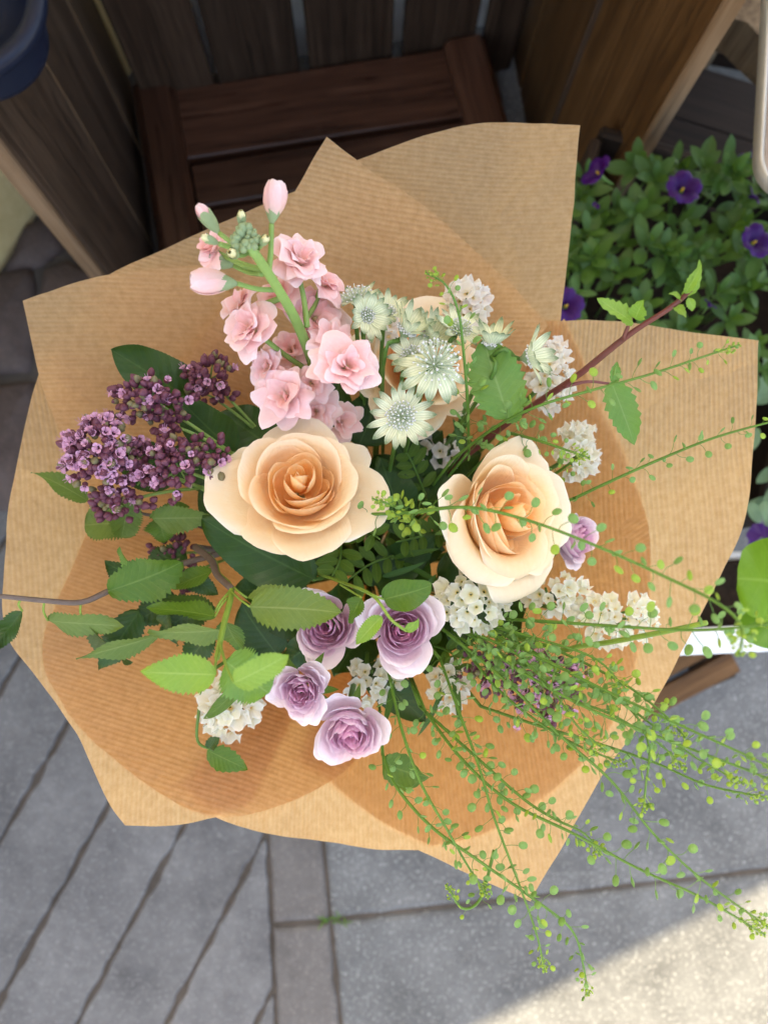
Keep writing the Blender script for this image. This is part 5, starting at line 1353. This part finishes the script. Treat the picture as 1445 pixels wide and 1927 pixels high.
def cress(label, pts, space=.0062, size=1.0, t0=0.0, young=0.15, root=True, r0=.0011, group='cress sprigs in the bouquet'):
    P = catmull([W(*p) for p in pts], 10); c = P[0]
    t = thing('cress_sprig', label, 'cress', c, group)
    mb = MB(); mb.add(*tube(P, r0, .0005, 6)); mb.build('stem', [M['cress_stem']], t, None, True, c)
    if root: stem_part(t, [c] + to_tie(c), r0, r0, M['cress_stem'], 'lower_stem')
    Ls = [0]
    for i in range(1, len(P)): Ls.append(Ls[-1] + (P[i] - P[i - 1]).length)
    tot = Ls[-1]; s = tot * t0 + rnd.uniform(0, .004); k = 0; i = 0; ang = rnd.uniform(0, 6)
    tip_len = .022
    while s < tot - .004:
        while i < len(P) - 2 and Ls[i + 1] < s: i += 1
        fr_ = (s - Ls[i]) / max(1e-9, Ls[i + 1] - Ls[i]); p = P[i].lerp(P[i + 1], fr_); d = (P[i + 1] - P[i]).normalized()
        x = d.cross(Vector((0, 0, 1))).normalized(); y = x.cross(d)
        ang += 2.39996 + rnd.uniform(-.4, .4)
        out = x * math.cos(ang) + y * math.sin(ang)
        dirv = out * rnd.uniform(.75, 1.05) + d * rnd.uniform(.2, .75)
        near = smooth01((tot - s) / .055)
        sc = size * (.50 + .50 * near) * rnd.uniform(.85, 1.12)
        yo = rnd.random() < young + (1 - near) * .7
        me = rnd.choice(pods_y if yo else pods)
        Mx = frame(p, dirv, Vector((rnd.uniform(-.7, .7), rnd.uniform(-.7, .7), 1)), rnd.uniform(-1.5, 1.5)) @ Matrix.Scale(sc, 4)
        obj('pod', me, t, Matrix.Translation(-c) @ Mx)
        s += space * .80 * rnd.uniform(.55, 1.1) * (.45 + .55 * near); k += 1
    tb = MB()
    for j in range(12):
        a = j * 2.4; d = (P[-1] - P[-3]).normalized(); x = d.cross(Vector((0, 0, 1))).normalized(); y = x.cross(d)
        q = P[-1] - d * (.0006 * j) + (x * math.cos(a) + y * math.sin(a)) * (.0008 + .00028 * j) * size
        v, f, uv = lathe([(0, -1), (.8, -.5), (.9, .3), (0, 1)], 5); ss = .0008 * size * (.8 + .04 * j)
        tb.add([q + Vector(w_) * ss for w_ in v], f, uv)
        tb.add(*tube([P[-1] - d * (.001 * j + .001), q], .00018, .00018, 3, False))
    o = tb.build('tip_buds', [M['pod_young']], t, None, True, c); o['kind'] = 'stuff'
    return t
cress('upright cress sprig with curled tip in front of the deeper peach rose', [(882, 850, 1.0), (880, 760, 1.06), (872, 660, 1.09), (862, 585, 1.105), (838, 535, 1.11), (800, 512, 1.11)])
cress('cress sprig arching across the tilted peach rose towards the right', [(690, 968, 1.05), (770, 965, 1.075), (850, 955, 1.11), (920, 960, 1.125), (1020, 988, 1.14), (1140, 1035, 1.155), (1250, 1085, 1.17), (1350, 1135, 1.19), (1395, 1180, 1.20), (1390, 1235, 1.205)], .0058, 1.05)
cress('bunch of lime green cress pods beside the large peach rose', [(790, 985, 1.02), (760, 962, 1.06), (735, 950, 1.085), (700, 938, 1.09)], .0030, .95, 0, .7)
cress('cress sprig pointing to the upper right paper corner', [(850, 865, 1.0), (930, 805, 1.05), (1010, 765, 1.085), (1110, 735, 1.10), (1220, 705, 1.11), (1320, 672, 1.12), (1392, 648, 1.125)], .0060, 1.0, .12)
cress('thin cress sprig crossing the right paper sheet', [(1080, 938, 1.01), (1150, 905, 1.03), (1240, 865, 1.05), (1340, 825, 1.075), (1445, 795, 1.095), (1500, 782, 1.11)], .0064, .9)
cress('short cress sprig above the tilted peach rose', [(960, 815, 1.03), (1010, 828, 1.06), (1070, 848, 1.075), (1110, 862, 1.08)], .0052, .95)
cress('cress sprig leaning left over the statice behind the tilted peach rose', [(1040, 895, 1.0), (1075, 870, 1.03), (1100, 850, 1.045)], .0056, .95, 0, .2)
FAN = 'green cress sprig with round pods fanning out over the lower right paper'
fan = [
    ([(950, 1165, 1.02), (1060, 1172, 1.07), (1180, 1180, 1.11), (1300, 1186, 1.14), (1420, 1178, 1.17), (1480, 1165, 1.18)], .0058, 1.05),
    ([(900, 1180, 1.02), (1020, 1240, 1.06), (1150, 1305, 1.09), (1290, 1370, 1.12), (1400, 1420, 1.14), (1480, 1460, 1.15)], .0052, 1.05),
    ([(880, 1190, 1.02), (990, 1270, 1.06), (1110, 1335, 1.09), (1260, 1395, 1.11), (1380, 1440, 1.13), (1470, 1475, 1.14)], .0048, 1.05),
    ([(920, 1175, 1.01), (1050, 1225, 1.045), (1170, 1285, 1.075), (1250, 1345, 1.09), (1290, 1390, 1.10)], .0046, 1.0),
    ([(860, 1205, 1.02), (960, 1290, 1.05), (1060, 1390, 1.07), (1150, 1470, 1.08), (1230, 1570, 1.09), (1320, 1655, 1.10), (1445, 1745, 1.11)], .0060, 1.0),
    ([(905, 1330, .985), (1010, 1365, 1.02), (1110, 1395, 1.05), (1230, 1435, 1.07), (1330, 1478, 1.09), (1445, 1502, 1.11)], .0060, 1.0),
    ([(800, 1340, 1.0), (870, 1430, 1.03), (960, 1510, 1.05), (1080, 1570, 1.07), (1200, 1635, 1.085), (1320, 1690, 1.10), (1440, 1760, 1.11)], .0056, 1.0),
    ([(880, 1210, 1.0), (980, 1250, 1.04), (1080, 1280, 1.06), (1180, 1330, 1.08), (1220, 1400, 1.09), (1215, 1480, 1.095), (1210, 1530, 1.09)], .0052, .95),
    ([(900, 1195, 1.03), (970, 1230, 1.05), (1040, 1300, 1.07), (1085, 1365, 1.08), (1140, 1415, 1.085)], .0046, 1.0),
    ([(890, 1200, 1.01), (960, 1250, 1.045), (1060, 1310, 1.07), (1150, 1345, 1.085), (1240, 1400, 1.095), (1290, 1450, 1.10)], .0046, 1.05),
    ([(870, 1215, 1.0), (930, 1290, 1.03), (1000, 1350, 1.05), (1080, 1400, 1.065), (1180, 1440, 1.075)], .0046, 1.0),
    ([(940, 1190, 1.0), (1060, 1260, 1.04), (1180, 1330, 1.065), (1300, 1420, 1.085), (1400, 1475, 1.10)], .0050, 1.0),
    ([(930, 1180, 1.03), (1020, 1205, 1.06), (1120, 1240, 1.08), (1180, 1300, 1.09)], .0046, 1.0),
]
FANL = {0: 'cress sprig running level over the cream statice towards the white planter', 4: 'long cress sprig arching past the pointed paper corner to the sunlit slab', 5: 'dark stemmed cress sprig springing low from under the purple oregano', 6: 'long cress sprig lying low over the paper, its tip above the sunlit slab', 7: 'cress sprig with a hooked tip hanging over the grey slab'}
DRPL = {0: 'straight cress sprig hanging down across the pointed lower paper corner', 1: 'longest hanging cress sprig, its thin tip dangling over the pavement', 2: 'cress sprig hanging beside the nodding lilac rose', 4: 'short hooked cress side sprig below the lower paper edge'}
for i, (pts, sp_, sz) in enumerate(fan): cress(FANL.get(i, FAN), pts, sp_, sz, 0, .12, True, .0011, 'cress sprigs fanning over the lower right paper')
DRP = 'green cress sprig drooping down past the lower paper edge'
drp = [
    ([(828, 1240, .99), (860, 1330, 1.02), (900, 1440, 1.04), (930, 1540, 1.05), (975, 1660, 1.06), (1010, 1760, 1.065), (1025, 1830, 1.06)], .0056, 1.0),
    ([(720, 1420, 1.0), (745, 1480, 1.02), (810, 1555, 1.04), (900, 1620, 1.055), (1000, 1690, 1.06), (1075, 1750, 1.06), (1098, 1820, 1.055), (1105, 1875, 1.05)], .0060, .95),
    ([(732, 1270, 1.0), (755, 1370, 1.025), (790, 1470, 1.04), (840, 1560, 1.05), (880, 1630, 1.05), (920, 1690, 1.05)], .0066, .95),
    ([(790, 1330, .995), (890, 1420, 1.03), (980, 1500, 1.05), (1040, 1540, 1.06), (1100, 1570, 1.065), (1130, 1610, 1.06)], .0056, 1.0),
    ([(930, 1600, 1.04), (905, 1690, 1.045), (870, 1710, 1.05), (840, 1665, 1.055)], .0075, .8),
]
for i, (pts, sp_, sz) in enumerate(drp): cress(DRPL.get(i, DRP), pts, sp_, sz, 0, .1, i != 4, .0011, 'cress sprigs drooping past the lower paper edge')
lf = greenery('serrated_leaf', 'small lobed green leaf on the paper beneath the drooping cress', 'leaf', (735, 1440, .99))
bleaf(lf, (722, 1438, .985), (808, 1468, .995), 66, 'leaf_mid', 0, nserr=6, serr=.4)
stem_part(lf, [W(722, 1438, .985)] + to_tie(W(722, 1438, .985)), .001, .0015, M['stem'])
tk = greenery('thick_stem', 'thick yellow green cut stem pointing out over the right paper', 'stem', (1060, 1215, 1.0))
stem_part(tk, [W(1330, 1172, 1.09), W(1220, 1195, 1.06), W(1100, 1215, 1.02), W(1010, 1215, .97)] + to_tie(W(1010, 1215, .97)), .0014, .0024, M['stem_lime'])
print('objects', len(bpy.data.objects))
